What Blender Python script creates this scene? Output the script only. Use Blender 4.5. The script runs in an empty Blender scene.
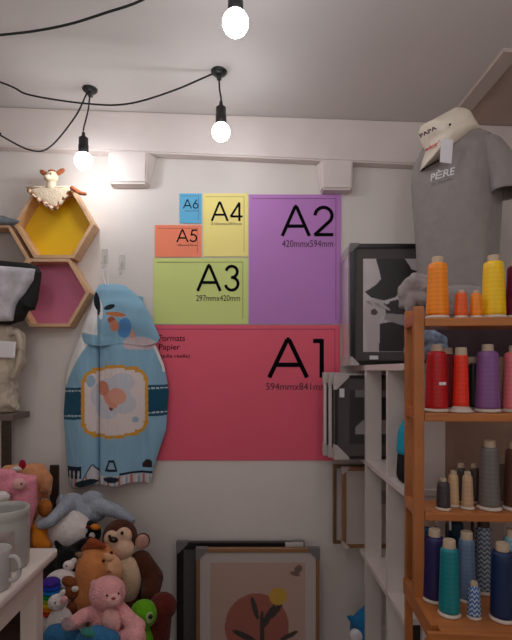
import bpy, bmesh, math, random
from mathutils import Vector, Matrix, noise
random.seed(7)
S = bpy.context.scene
C = S.collection
PI = math.pi

# ------------------------------------------------------------------ camera, world, exposure
CZ = 1.40           # eye height
F = 480.0           # focal length in pixels of the 512x640 frame
VX, VY = 250.0, 370.0
cam = bpy.data.cameras.new('camera')
cam.sensor_fit = 'VERTICAL'
cam.sensor_height = 36.0
cam.lens = 36.0 * F / 640.0
cam.shift_x = (256 - VX) / 640.0
cam.shift_y = (VY - 320) / 640.0
cam.clip_start = 0.02
co = bpy.data.objects.new('camera', cam)
C.objects.link(co)
co.location = (0, 0, CZ)
co.rotation_euler = (PI / 2, 0, 0)
S.camera = co

BULB_POWER = 18.0
AMBIENT = 0.22
world = bpy.data.worlds.new('world')
S.world = world
world.use_nodes = True
bg = world.node_tree.nodes['Background']
bg.inputs[0].default_value = (1.0, 0.92, 0.86, 1)
bg.inputs[1].default_value = AMBIENT
S.view_settings.view_transform = 'Standard'
S.view_settings.look = 'None'
S.view_settings.exposure = 1.34
S.view_settings.gamma = 1.0


def P(x, y, Y):
    """the point that stands at depth Y on the sight line of pixel x, y"""
    return Vector(((x - VX) * Y / F, Y, CZ - (y - VY) * Y / F))


def lin(c):
    return tuple(((v / 255.0) / 12.92 if v / 255.0 <= 0.04045 else ((v / 255.0 + 0.055) / 1.055) ** 2.4) for v in c)


# ------------------------------------------------------------------ materials
def mat(name, rgb, rough=0.6, metal=0.0, bump=0.0, scale=40.0, vary=0.0, vscale=6.0, sheen=0.0,
        trans=0.0, spec=0.5, emit=None, stretch=None, attr=False, alpha=1.0):
    m = bpy.data.materials.new(name)
    m.use_nodes = True
    nt = m.node_tree
    b = nt.nodes['Principled BSDF']
    c = lin(rgb) + (1,)
    b.inputs['Base Color'].default_value = c
    b.inputs['Roughness'].default_value = rough
    b.inputs['Metallic'].default_value = metal
    b.inputs['Specular IOR Level'].default_value = spec
    if trans:
        b.inputs['Transmission Weight'].default_value = trans
    if sheen:
        b.inputs['Sheen Weight'].default_value = sheen
        b.inputs['Sheen Roughness'].default_value = 0.5
    if alpha < 1:
        b.inputs['Alpha'].default_value = alpha
    if emit:
        b.inputs['Emission Color'].default_value = emit[0] + (1,)
        b.inputs['Emission Strength'].default_value = emit[1]
    tc = nt.nodes.new('ShaderNodeTexCoord')
    mp = nt.nodes.new('ShaderNodeMapping')
    nt.links.new(tc.outputs['Object'], mp.inputs[0])
    if stretch:
        mp.inputs['Scale'].default_value = stretch
    base = None
    if attr:
        a = nt.nodes.new('ShaderNodeAttribute')
        a.attribute_name = 'Col'
        nt.links.new(a.outputs['Color'], b.inputs['Base Color'])
        base = a.outputs['Color']
    if vary:
        n = nt.nodes.new('ShaderNodeTexNoise')
        n.inputs['Scale'].default_value = vscale
        n.inputs['Detail'].default_value = 5
        nt.links.new(mp.outputs[0], n.inputs['Vector'])
        r = nt.nodes.new('ShaderNodeMapRange')
        r.inputs[1].default_value = 0.3
        r.inputs[2].default_value = 0.7
        r.inputs[3].default_value = 1 - vary
        r.inputs[4].default_value = 1 + vary * 0.4
        nt.links.new(n.outputs[0], r.inputs[0])
        mx = nt.nodes.new('ShaderNodeVectorMath')
        mx.operation = 'SCALE'
        if base:
            nt.links.new(base, mx.inputs[0])
        else:
            mx.inputs[0].default_value = c[:3]
        nt.links.new(r.outputs[0], mx.inputs['Scale'])
        nt.links.new(mx.outputs[0], b.inputs['Base Color'])
    if bump:
        n = nt.nodes.new('ShaderNodeTexNoise')
        n.inputs['Scale'].default_value = scale
        n.inputs['Detail'].default_value = 4
        nt.links.new(mp.outputs[0], n.inputs['Vector'])
        bp = nt.nodes.new('ShaderNodeBump')
        bp.inputs['Strength'].default_value = bump
        bp.inputs['Distance'].default_value = 0.01
        nt.links.new(n.outputs[0], bp.inputs['Height'])
        nt.links.new(bp.outputs[0], b.inputs['Normal'])
    return m


def thread_mat(name, rgb, rgb2=None, k=260.0, n=2.0):
    """cross-wound thread: crossing spirals round the cone"""
    m = mat(name, rgb, rough=0.42, sheen=0.0, spec=0.5)
    nt = m.node_tree
    b = nt.nodes['Principled BSDF']
    tc = [x for x in nt.nodes if x.bl_idname == 'ShaderNodeTexCoord'][0]
    sep = nt.nodes.new('ShaderNodeSeparateXYZ')
    nt.links.new(tc.outputs['Object'], sep.inputs[0])

    def M(op, a, bb=None):
        q = nt.nodes.new('ShaderNodeMath')
        q.operation = op
        for i, v in enumerate((a, bb)):
            if v is None:
                continue
            if isinstance(v, (int, float)):
                q.inputs[i].default_value = v
            else:
                nt.links.new(v, q.inputs[i])
        return q.outputs[0]
    th = M('ARCTAN2', sep.outputs[1], sep.outputs[0])
    zk = M('MULTIPLY', sep.outputs[2], k)
    tn = M('MULTIPLY', th, n * 2)
    s1 = M('SINE', M('ADD', zk, tn))
    s2 = M('SINE', M('SUBTRACT', zk, tn))
    h = M('MULTIPLY', s1, s2)
    if rgb2 and n == 1.0:
        h = M('SINE', M('ADD', zk, M('MULTIPLY', M('SINE', M('MULTIPLY', th, 9.0)), 1.6)))
    fine = M('SINE', M('MULTIPLY', sep.outputs[2], 3000.0))
    hh = M('ADD', h, M('MULTIPLY', fine, 0.3))
    bp = nt.nodes.new('ShaderNodeBump')
    bp.inputs['Strength'].default_value = 0.12
    bp.inputs['Distance'].default_value = 0.002
    nt.links.new(hh, bp.inputs['Height'])
    nt.links.new(bp.outputs[0], b.inputs['Normal'])
    c1 = lin(rgb)
    strong = n == 1.0
    c2 = (lin(rgb2) if strong else tuple(v * 0.6 + w * 0.4 for v, w in zip(c1, lin(rgb2)))) if rgb2 else tuple(v * 0.88 for v in c1)
    mix = nt.nodes.new('ShaderNodeMix')
    mix.data_type = 'RGBA'
    mix.inputs[6].default_value = c2 + (1,)
    mix.inputs[7].default_value = c1 + (1,)
    r = nt.nodes.new('ShaderNodeMapRange')
    r.inputs[1].default_value = -0.25
    r.inputs[2].default_value = 0.25
    nt.links.new(h, r.inputs[0])
    nt.links.new(r.outputs[0], mix.inputs[0])
    nt.links.new(mix.outputs[2], b.inputs['Base Color'])
    return m


M_wall = mat('wall_plaster', (228, 218, 212), rough=0.75, bump=0.12, scale=18, vary=0.06, vscale=2.2)
M_ceil = mat('ceiling_paint', (214, 206, 203), rough=0.8, bump=0.06, scale=10, vary=0.03, vscale=1.5)
M_beam = mat('beam_paint', (228, 215, 210), rough=0.6, bump=0.15, scale=12, vary=0.05)
M_trim = mat('trim_paint', (200, 180, 172), rough=0.5, bump=0.1)
M_hatch = mat('hatch_panel', (190, 164, 154), rough=0.8, bump=0.1, vary=0.1)
M_floor = mat('floor_boards', (86, 68, 60), rough=0.5, bump=0.2, vary=0.2, stretch=(1, 8, 1))
M_black = mat('black_plastic', (22, 21, 22), rough=0.4)
M_cord = mat('black_cord', (20, 18, 18), rough=0.7)
M_bulb = mat('lit_bulb', (255, 255, 255), emit=((0.93, 0.97, 1.0), BULB_POWER))
M_bulb_fill = mat('lit_bulb_fill', (255, 255, 255), emit=((0.95, 0.97, 1.0), BULB_POWER * 1.75))  # stronger than the visible bulbs, for the added fill lamps only
M_hexwood = mat('pale_plywood', (222, 178, 138), rough=0.55, bump=0.1, scale=20, vary=0.12, vscale=14, stretch=(1, 1, 6))
M_yellow = mat('yellow_panel', (240, 190, 14), rough=0.5)
M_rose = mat('rose_panel', (214, 118, 150), rough=0.55)
M_greyp = mat('grey_panel', (170, 158, 152), rough=0.6)
M_white = mat('white_lacquer', (226, 216, 212), rough=0.35, bump=0.05, scale=8)
M_table = mat('white_table_paint', (232, 218, 210), rough=0.35, bump=0.08, scale=10)
M_rack = mat('orange_pine', (188, 114, 58), rough=0.38, bump=0.15, scale=14, vary=0.22, vscale=9, stretch=(1, 1, 1))
M_rackh = mat('orange_pine_long', (190, 116, 60), rough=0.35, bump=0.12, scale=14, vary=0.2, vscale=12, stretch=(0.3, 4, 4))
M_cone = mat('spool_cone_plastic', (206, 190, 176), rough=0.5)
M_tube = mat('spool_tube_card', (190, 168, 144), rough=0.8, bump=0.1)
M_tubed = mat('dark_tube', (62, 46, 42), rough=0.6)
M_grey_shirt = mat('grey_jersey', (150, 142, 139), rough=0.95, bump=0.25, scale=420, vary=0.08, vscale=30, sheen=0.2, spec=0.2)
M_grey_knit = mat('grey_sweatshirt', (158, 148, 148), rough=0.95, bump=0.3, scale=200, vary=0.1, sheen=0.2, spec=0.2)
M_cream = mat('cream_cotton', (234, 220, 202), rough=0.85, bump=0.15, scale=60, vary=0.05, vscale=12)
M_linen = mat('cream_linen', (206, 190, 170), rough=0.9, bump=0.35, scale=80, vary=0.15, vscale=14)
M_tag = mat('white_card', (230, 226, 230), rough=0.5)
M_ink = mat('black_ink', (16, 12, 18), rough=0.8, spec=0.05)
M_inkfaint = mat('grey_ink', (84, 62, 76), rough=0.8, spec=0.05)
M_darkwood = mat('dark_wood', (58, 38, 30), rough=0.45, bump=0.2, vary=0.3, vscale=10, stretch=(1, 1, 6))
M_greywood = mat('grey_wood', (112, 98, 92), rough=0.55, bump=0.1, vary=0.15)
M_silverframe = mat('silver_frame', (214, 208, 206), rough=0.3, metal=0.5)
M_blackframe = mat('black_frame', (30, 27, 27), rough=0.35)
M_darkmat = mat('charcoal_mount', (84, 78, 76), rough=0.8)
M_gold = mat('gold_frame', (158, 116, 80), rough=0.35, metal=0.3, bump=0.1)
M_goldd = mat('dark_gold_frame', (120, 88, 62), rough=0.4, metal=0.3)
M_whitemat = mat('white_mount', (196, 182, 178), rough=0.8)
M_card = mat('card_corner', (196, 186, 182), rough=0.7, bump=0.1)
M_cardg = mat('grey_card_corner', (120, 114, 114), rough=0.7, bump=0.1)
M_attr = mat('printed_paper', (255, 255, 255), rough=0.45, attr=True)
M_cloth = mat('printed_cotton', (255, 255, 255), rough=0.95, attr=True, bump=0.2, scale=350, sheen=0.15, spec=0.15)
M_clear = mat('clear_plastic', (240, 240, 240), rough=0.12, trans=0.9, alpha=0.4)
M_glaze = mat('grey_white_glaze', (176, 173, 168), rough=0.3)
M_mug = mat('white_mug_glaze', (190, 186, 184), rough=0.15)
M_label = mat('faded_label', (178, 160, 156), rough=0.6, vary=0.25, vscale=40)


def plushm(name, rgb, bump=0.9, scale=140):
    return mat(name, rgb, rough=1.0, bump=bump, scale=scale, vary=0.14, vscale=50, sheen=0.12, spec=0.1)


M_eye = mat('bead_eye', (12, 10, 10), rough=0.12)

# ------------------------------------------------------------------ object helpers


def tag(o, label=None, cat=None, group=None, kind=None):
    if label: o['label'] = label
    if cat: o['category'] = cat
    if group: o['group'] = group
    if kind: o['kind'] = kind
    return o


def empty(name, loc, label, cat, group=None):
    o = bpy.data.objects.new(name, None)
    o.empty_display_size = 0.05
    C.objects.link(o)
    o.location = loc
    return tag(o, label, cat, group)


def wloc(o):
    v = Vector((0, 0, 0))
    while o:
        v = v + o.location
        o = o.parent
    return v


def obj(name, bm, m, parent=None, smooth=False, origin=None, mods=None):
    """bm holds world coordinates; the object gets its origin at its parent's (or its own base)"""
    if parent is not None:
        base = wloc(parent)
    elif origin is not None:
        base = Vector(origin)
    else:
        xs = [v.co for v in bm.verts]
        base = Vector(((min(v.x for v in xs) + max(v.x for v in xs)) / 2,
                       (min(v.y for v in xs) + max(v.y for v in xs)) / 2, min(v.z for v in xs)))
    bmesh.ops.translate(bm, verts=bm.verts, vec=-base)
    me = bpy.data.meshes.new(name)
    bm.to_mesh(me)
    bm.free()
    if isinstance(m, (list, tuple)):
        for q in m: me.materials.append(q)
    else:
        me.materials.append(m)
    if smooth:
        for p in me.polygons: p.use_smooth = True
    o = bpy.data.objects.new(name, me)
    C.objects.link(o)
    if parent is not None:
        o.parent = parent
    else:
        o.location = base
    for md in (mods or []):
        x = o.modifiers.new(md[0], md[0])
        for k, v in md[1].items(): setattr(x, k, v)
    return o


def B():
    return bmesh.new()


def box(bm, x0, x1, y0, y1, z0, z1, bev=0.0, rot=None, mi=0):
    r = bmesh.ops.create_cube(bm, size=1)
    vs = r['verts']
    c = Vector(((x0 + x1) / 2, (y0 + y1) / 2, (z0 + z1) / 2))
    for v in vs:
        v.co = Vector((v.co.x * (x1 - x0), v.co.y * (y1 - y0), v.co.z * (z1 - z0)))
    fs = list({f for v in vs for f in v.link_faces})
    if bev:
        es = list({e for v in vs for e in v.link_edges})
        g = bmesh.ops.bevel(bm, geom=es, offset=bev, segments=2, affect='EDGES', profile=0.6)
        vs = list({v for f in g['faces'] for v in f.verts} | {v for v in vs if v.is_valid})
        fs = list({f for v in vs for f in v.link_faces})
    for v in vs:
        if rot: v.co = rot @ v.co
        v.co += c
    for f in fs: f.material_index = mi
    return bm


def quadbox(bm, front, back):
    """closed solid between two equal outlines"""
    a = [bm.verts.new(p) for p in front]
    b = [bm.verts.new(p) for p in back]
    n = len(a)
    bm.faces.new(a)
    bm.faces.new(list(reversed(b)))
    for i in range(n):
        bm.faces.new((a[i], b[i], b[(i + 1) % n], a[(i + 1) % n]))
    bmesh.ops.recalc_face_normals(bm, faces=bm.faces)
    return bm


def lathe(bm, prof, c, seg=32, cap=True, axis=None):
    rings = []
    for r, z in prof:
        ring = []
        for i in range(seg):
            a = 2 * PI * i / seg
            p = Vector((r * math.cos(a), r * math.sin(a), z))
            if axis: p = axis @ p
            ring.append(bm.verts.new(p + Vector(c)))
        rings.append(ring)
    for a, b in zip(rings, rings[1:]):
        for i in range(seg):
            bm.faces.new((a[i], a[(i + 1) % seg], b[(i + 1) % seg], b[i]))
    if cap:
        bm.faces.new(list(reversed(rings[0])))
        bm.faces.new(rings[-1])
    return bm


def smooth_path(pts, n=8):
    out = []
    k = len(pts)
    for i in range(k - 1):
        p0 = pts[max(i - 1, 0)]; p1 = pts[i]; p2 = pts[i + 1]; p3 = pts[min(i + 2, k - 1)]
        for j in range(n):
            t = j / n
            out.append(0.5 * ((2 * p1) + (p2 - p0) * t + (2 * p0 - 5 * p1 + 4 * p2 - p3) * t * t + (3 * p1 - p0 - 3 * p2 + p3) * t ** 3))
    out.append(pts[-1])
    return out


def tube(bm, pts, r, seg=10, smooth=True, closed=False):
    pts = [Vector(p) for p in pts]
    if smooth: pts = smooth_path(pts)
    rings = []
    n = len(pts)
    up = Vector((0, 0, 1))
    for i, p in enumerate(pts):
        t = (pts[min(i + 1, n - 1)] - pts[max(i - 1, 0)])
        if t.length < 1e-9: t = Vector((0, 0, 1))
        t.normalize()
        a = t.cross(up)
        if a.length < 0.05: a = t.cross(Vector((1, 0, 0)))
        a.normalize(); b = t.cross(a)
        rr = r(i / (n - 1)) if callable(r) else r
        rings.append([bm.verts.new(p + a * rr * math.cos(2 * PI * k / seg) + b * rr * math.sin(2 * PI * k / seg)) for k in range(seg)])
    for a, b in zip(rings, rings[1:]):
        for k in range(seg):
            bm.faces.new((a[k], a[(k + 1) % seg], b[(k + 1) % seg], b[k]))
    bm.faces.new(list(reversed(rings[0]))); bm.faces.new(rings[-1])
    return bm


def ell(bm, c, r, rot=(0, 0, 0), seg=20):
    g = bmesh.ops.create_uvsphere(bm, u_segments=seg, v_segments=max(8, seg // 2 + 2), radius=1)
    from mathutils import Euler
    R = Euler(rot).to_matrix()
    if not hasattr(r, '__len__'): r = (r, r, r)
    for v in g['verts']:
        v.co = R @ Vector((v.co.x * r[0], v.co.y * r[1], v.co.z * r[2])) + Vector(c)
    return bm


def limb(bm, pts, radii):
    """overlapping balls along a path, fused later by the remesh"""
    pts = [Vector(p) for p in pts]
    for i in range(len(pts) - 1):
        L = (pts[i + 1] - pts[i]).length
        n = max(2, int(L / (0.3 * min(radii[i], radii[i + 1]))))
        for k in range(n + 1):
            t = k / n
            ell(bm, pts[i].lerp(pts[i + 1], t), radii[i] * (1 - t) + radii[i + 1] * t, seg=12)
    return bm


CR = bpy.data.textures.new('crumple', 'CLOUDS')
CR.noise_scale = 0.05
def CRUMPLE(st=0.03):
    return [('DISPLACE', dict(texture=CR, strength=st, mid_level=0.5, texture_coords='LOCAL'))]
def FUSE(vox=0.005, it=6):
    return [('REMESH', dict(mode='VOXEL', voxel_size=vox, use_smooth_shade=True)), ('SMOOTH', dict(factor=0.5, iterations=it))]


def pillow(bm, outline, Y, front, back, rings=8, wob=0.0, power=2.0, sub=6, centre=None):
    """outline in frame pixels at depth Y -> closed puffed solid"""
    pts = []
    n = len(outline)
    for i in range(n):
        a = outline[i]; b = outline[(i + 1) % n]
        for k in range(sub):
            t = k / sub
            pts.append((a[0] + (b[0] - a[0]) * t, a[1] + (b[1] - a[1]) * t))
    cx, cy = centre if centre else (sum(p[0] for p in pts) / len(pts), sum(p[1] for p in pts) / len(pts))
    def ring(t, sgn, d):
        th = d * max(0.0, 1 - t ** power) ** 0.5
        r = []
        for p in pts:
            q = P(cx + (p[0] - cx) * t, cy + (p[1] - cy) * t, Y)
            w = noise.noise(q * 14) * wob * (1 if t < 0.99 else 0.3)
            r.append(bm.verts.new(q + Vector((0, sgn * th + w, 0))))
        return r
    edge = ring(1.0, 0, 0)
    for sgn, d in ((-1, front), (1, back)):
        prev = edge
        for j in range(1, rings):
            t = 1 - j / rings
            t = math.sin(t * PI / 2)
            cur = ring(t, sgn, d)
            for i in range(len(pts)):
                f = (prev[i], prev[(i + 1) % len(pts)], cur[(i + 1) % len(pts)], cur[i])
                bm.faces.new(f)
            prev = cur
        c = bm.verts.new(P(cx, cy, Y) + Vector((0, sgn * d, 0)))
        for i in range(len(pts)):
            bm.faces.new((prev[i], prev[(i + 1) % len(pts)], c))
    bmesh.ops.recalc_face_normals(bm, faces=bm.faces)
    return bm


def text_bm(s, size, align='RIGHT', bold=0.0, shear=0.0):
    cu = bpy.data.curves.new('t', 'FONT')
    cu.body = s; cu.size = size; cu.align_x = align; cu.offset = bold; cu.shear = shear
    cu.resolution_u = 3
    o = bpy.data.objects.new('t', cu)
    C.objects.link(o)
    bpy.context.view_layer.update()
    dg = bpy.context.evaluated_depsgraph_get()
    me = bpy.data.meshes.new_from_object(o.evaluated_get(dg))
    bm = bmesh.new(); bm.from_mesh(me)
    bpy.data.objects.remove(o); bpy.data.meshes.remove(me)
    return bm


def attr_grid(name, cols, rows, pos, colf, m, parent=None, mods=None, smooth=False, origin=None):
    """grid of cols x rows; pos(u,v)->Vector, colf(u,v)->sRGB"""
    bm = B()
    vs = [[bm.verts.new(pos(i / cols, j / rows)) for i in range(cols + 1)] for j in range(rows + 1)]
    for j in range(rows):
        for i in range(cols):
            bm.faces.new((vs[j][i], vs[j + 1][i], vs[j + 1][i + 1], vs[j][i + 1]))
    o = obj(name, bm, m, parent, smooth=smooth, mods=mods, origin=origin)
    ca = o.data.color_attributes.new('Col', 'FLOAT_COLOR', 'POINT')
    k = 0
    for j in range(rows + 1):
        for i in range(cols + 1):
            c = lin(colf(i / cols, j / rows))
            ca.data[k].color = (c[0], c[1], c[2], 1)
            k += 1
    return o


def struct(name, bm, m):
    return tag(obj(name, bm, m), kind='structure')


# ------------------------------------------------------------------ the room
WY = 2.18
def ceil_z(X): return 2.567 - 0.0363 * (X + 1.109)
def beam_z(X): return 2.372 - 0.044 * (X + 0.66)

XL, XR, YB = -2.0, 1.27, -2.6
b = B(); box(b, XL - 0.1, XR + 0.1, WY, WY + 0.1, -0.05, 2.75); struct('wall_back', b, M_wall)
b = B(); box(b, XL - 0.1, XL, YB, WY, -0.05, 2.75); struct('wall_left', b, M_wall)
b = B(); box(b, XR, XR + 0.1, YB, WY, -0.05, 2.75); struct('wall_right', b, M_wall)
b = B(); box(b, XL, XR, YB, WY, -0.05, 0.0); struct('floor', b, M_floor)
b = B()
quadbox(b, [(XL, YB, ceil_z(XL)), (XR, YB, ceil_z(XR)), (XR, WY, ceil_z(XR)), (XL, WY, ceil_z(XL))],
        [(XL, YB, 2.8), (XR, YB, 2.8), (XR, WY, 2.8), (XL, WY, 2.8)])
struct('ceiling', b, M_ceil)
# ceiling beam running along the back wall
b = B()
BF = 2.125
quadbox(b, [(XL, BF, beam_z(XL)), (XR, BF, beam_z(XR)), (XR, BF, ceil_z(XR)), (XL, BF, ceil_z(XL))],
        [(XL, WY, beam_z(XL)), (XR, WY, beam_z(XR)), (XR, WY, ceil_z(XR)), (XL, WY, ceil_z(XL))])
bmesh.ops.bevel(b, geom=[e for e in b.edges], offset=0.006, segments=2, affect='EDGES')
struct('trim_1', b, M_beam)
# two plastered joist ends under the beam
for i, (xa, xb, yb) in enumerate(((108, 147, 184), (321, 353, 190))):
    zt = beam_z((xa + xb - 500) * 2.1 / 960) + 0.004
    zb = CZ - (yb - VY) * 2.12 / F
    b = B()
    Xa = (xa - VX) * BF / F; Xb = (xb - VX) * BF / F
    fr = [(Xa, BF - 0.003, zt), (Xb, BF - 0.003, zt), (Xb - 0.004, BF + 0.004, zb + 0.008), (Xa + 0.006, BF + 0.004, zb + 0.008)]
    bk = [(Xa - 0.012, WY, zt), (Xb + 0.036, WY, zt), (Xb + 0.002, WY, zb), (Xa + 0.002, WY, zb)]
    if i: bk[0] = (Xa - 0.02, WY, zt); bk[1] = (Xb + 0.012, WY, zt)
    quadbox(b, fr, bk)
    bmesh.ops.bevel(b, geom=[e for e in b.edges], offset=0.007, segments=2, affect='EDGES')
    struct('trim_%d' % (i + 2), b, M_beam)
# hatch in the ceiling at the right: painted frame round a darker panel
hx0 = 0.862; hy0 = 1.632
b = B()
def slab(bm, x0, x1, y0, y1, d0, d1):
    q = [(x0, y0), (x1, y0), (x1, y1), (x0, y1)]
    quadbox(bm, [(x, y, ceil_z(x) - d1) for x, y in q], [(x, y, ceil_z(x) - d0) for x, y in q])
slab(b, hx0, hx0 + 0.06, hy0, BF, -0.01, 0.014)
slab(b, hx0 + 0.06, XR, hy0, hy0 + 0.06, -0.01, 0.014)
struct('trim_4', b, M_trim)
b = B(); slab(b, hx0 + 0.06, XR, hy0 + 0.06, BF, -0.01, 0.004); struct('trim_5', b, M_hatch)

# ------------------------------------------------------------------ pendant lamps
def pendant(cx, cy_px, bx, by, Yd, br, label, sock_h=0.075, bulb=None):
    top = P(cx, cy_px, Yd) if cx is not None else None
    bc = P(bx, by, Yd)
    if top is None: top = Vector((bc.x, bc.y, 0))
    top.z = ceil_z(top.x)
    root = empty('pendant_lamp', top, label, 'lamp', 'bare bulb pendant lamps under the ceiling')
    b = B(); lathe(b, [(0.006, -0.016), (0.022, -0.014), (0.03, -0.006), (0.031, 0.0)], top, 24)
    box(b, top.x - 0.009, top.x + 0.009, top.y - 0.012, top.y + 0.012, top.z - 0.03, top.z - 0.012, 0.003)
    obj('ceiling_rose', b, M_black, root, True)
    s0 = bc.z + br * 0.72
    b = B(); tube(b, [top + Vector((0, 0, -0.02)), top.lerp(bc, 0.3), Vector((bc.x, bc.y, s0 + sock_h + 0.03)), Vector((bc.x, bc.y, s0 + sock_h))], 0.0033, 8)
    obj('cord', b, M_cord, root, True)
    b = B(); lathe(b, [(0.018, 0), (0.0205, 0.004), (0.0205, sock_h * 0.5), (0.019, sock_h * 0.52), (0.019, sock_h * 0.9), (0.008, sock_h), (0.006, sock_h + 0.016)], (bc.x, bc.y, s0), 24)
    sock = obj('lamp_socket', b, M_black, root, True)
    b = B()
    prof = []
    for k in range(15):
        a = -PI / 2 + (PI * 0.80) * k / 14
        prof.append((max(0.0005, br * math.cos(a)), br * math.sin(a)))
    prof.append((0.0155, br * 0.86))
    lathe(b, prof, bc, 28)
    obj('light_bulb', b, bulb or M_bulb, sock, True)
    return root, top, bc

p1, t1, b1 = pendant(90, 89, 83.5, 161, 1.965, 0.036, 'bare lit bulb in a black socket, leftmost lamp, near the yellow hexagon shelf')
p2, t2, b2 = pendant(219, 71, 221, 132, 1.817, 0.034, 'bare lit bulb in a black socket hanging above the blue and yellow paper sheets')
p3, t3, b3 = pendant(None, 0, 235.5, 23, 1.27, 0.034, 'bare lit bulb nearest the viewer, cut by the top edge of the photo')

# unseen bulb lamps added above and behind the viewer as fill light
for lx, ly, lz, lab in ((-0.80, 0.80, 2.27, 'added fill bulb lamp above the white table, out of the photo'), (0.50, 0.72, 2.28, 'added unseen fill bulb lamp above the viewer at the right, nearest the thread rack'),
                   (-0.25, 0.05, 2.25, 'added unseen fill bulb lamp just behind the viewer, in the middle'), (0.75, -0.60, 2.27, 'added unseen fill bulb lamp behind the viewer, at the right wall'),
                   (-0.60, -1.10, 2.27, 'added unseen fill bulb lamp farthest behind the viewer')):
    cp = F * lx / 1.0 + VX
    _P = P
    P = lambda x, y, Y, q=Vector((lx, ly, lz)): q.copy()
    pendant(0, 0, 0, 0, 0, 0.034, lab, bulb=M_bulb_fill)
    P = _P

def cable(pts, label):
    b = B(); tube(b, pts, 0.0034, 8)
    return tag(obj('power_cable', b, M_cord, None, True), label, 'cable', 'black cables swagged below the ceiling')
cable([Vector((-1.35, 1.70, ceil_z(-1.35))), P(0, 82, 1.78), P(30, 95, 1.79), P(90, 104, 1.80), P(130, 103.5, 1.81), P(175, 90, 1.815), P(215, 73, 1.817), t2 + Vector((0, -0.01, -0.022))],
      'long black cable sagging from the left to the middle ceiling rose')
cable([Vector((-1.5, 1.75, ceil_z(-1.5))), P(-12, 126, 1.9), P(0, 135, 1.91), P(30, 150, 1.93), P(50, 147, 1.95), P(75, 117, 1.96), P(87, 93, 1.965), t1 + Vector((0, -0.01, -0.022))],
      'short black cable looping low beside the leftmost hanging bulb')
cable([Vector((-1.25, 1.35, ceil_z(-1.25))), P(-20, 37, 1.40), P(0, 35, 1.40), P(35, 31, 1.39), P(70, 24, 1.37), P(105, 13, 1.34), P(142, 0, 1.32), P(180, -25, 1.3), t3 + Vector((0, -0.01, -0.01))],
      'black cable crossing the top left corner of the ceiling')

# ------------------------------------------------------------------ paper size sheets on the wall
def arc(cx, cy, r, a0, a1, n=14, rx=1.0):
    return [(cx + rx * r * math.cos(math.radians(a0 + (a1 - a0) * i / n)), cy + r * math.sin(math.radians(a0 + (a1 - a0) * i / n))) for i in range(n + 1)]
GL = {
    'A': ([[(0.04, 0), (0.46, 0.985), (0.5, 0.985), (0.92, 0)], [(0.17, 0.33), (0.79, 0.33)]], 0.96),
    '1': ([[(0.0, 0.95), (0.22, 0.95)], [(0.20, 1.0), (0.20, 0)]], 0.30),
    '2': ([arc(0.32, 0.68, 0.275, 175, -38) + [(0.04, 0.045)], [(0.02, 0.045), (0.64, 0.045)]], 0.66),
    '3': ([arc(0.30, 0.74, 0.215, 165, -85), arc(0.30, 0.28, 0.245, 92, -165)], 0.60),
    '4': ([[(0.50, 0), (0.50, 0.96), (0.03, 0.24), (0.68, 0.24)]], 0.70),
    '5': ([[(0.56, 0.955), (0.22, 0.955), (0.13, 0.56)] + arc(0.28, 0.32, 0.275, 118, -150)], 0.60),
    '6': ([arc(0.31, 0.30, 0.26, 0, 360, 20), [(0.09, 0.42), (0.44, 1.0)]], 0.62),
}
def strokes(bm, pl, w, X0, Z0, H, Yp):
    for i in range(len(pl) - 1):
        a = Vector((pl[i][0], pl[i][1])); c = Vector((pl[i + 1][0], pl[i + 1][1]))
        d = (c - a).normalized() * w * 0.5
        n = Vector((-d.y, d.x))
        e = d * 0.35 if 0 < i < len(pl) - 2 or len(pl) > 4 else d * 0.0
        q = [a - e + n, a - e - n, c + e - n, c + e + n]
        yy = Yp - 0.00002 * (len(bm.faces) % 7)
        vs = [bm.verts.new((X0 + p.x * H, yy, Z0 + p.y * H)) for p in q]
        bm.faces.new(vs)
def big_text(bm, s, x0, y0, x1, y1, Yp, w=0.112):
    """s fills the pixel box"""
    tw = sum(GL[c][1] for c in s) + 0.10 * (len(s) - 1)
    a = P(x0, y1, Yp); c = P(x1, y0, Yp)
    H = c.z - a.z
    sx = (c.x - a.x) / (tw * H)
    X = 0
    for ch in s:
        for pl in GL[ch][0]:
            strokes(bm, [((X + px) * sx, py) for px, py in pl], w, a.x, a.z, H, Yp)
        X += GL[ch][1] + 0.10

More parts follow.
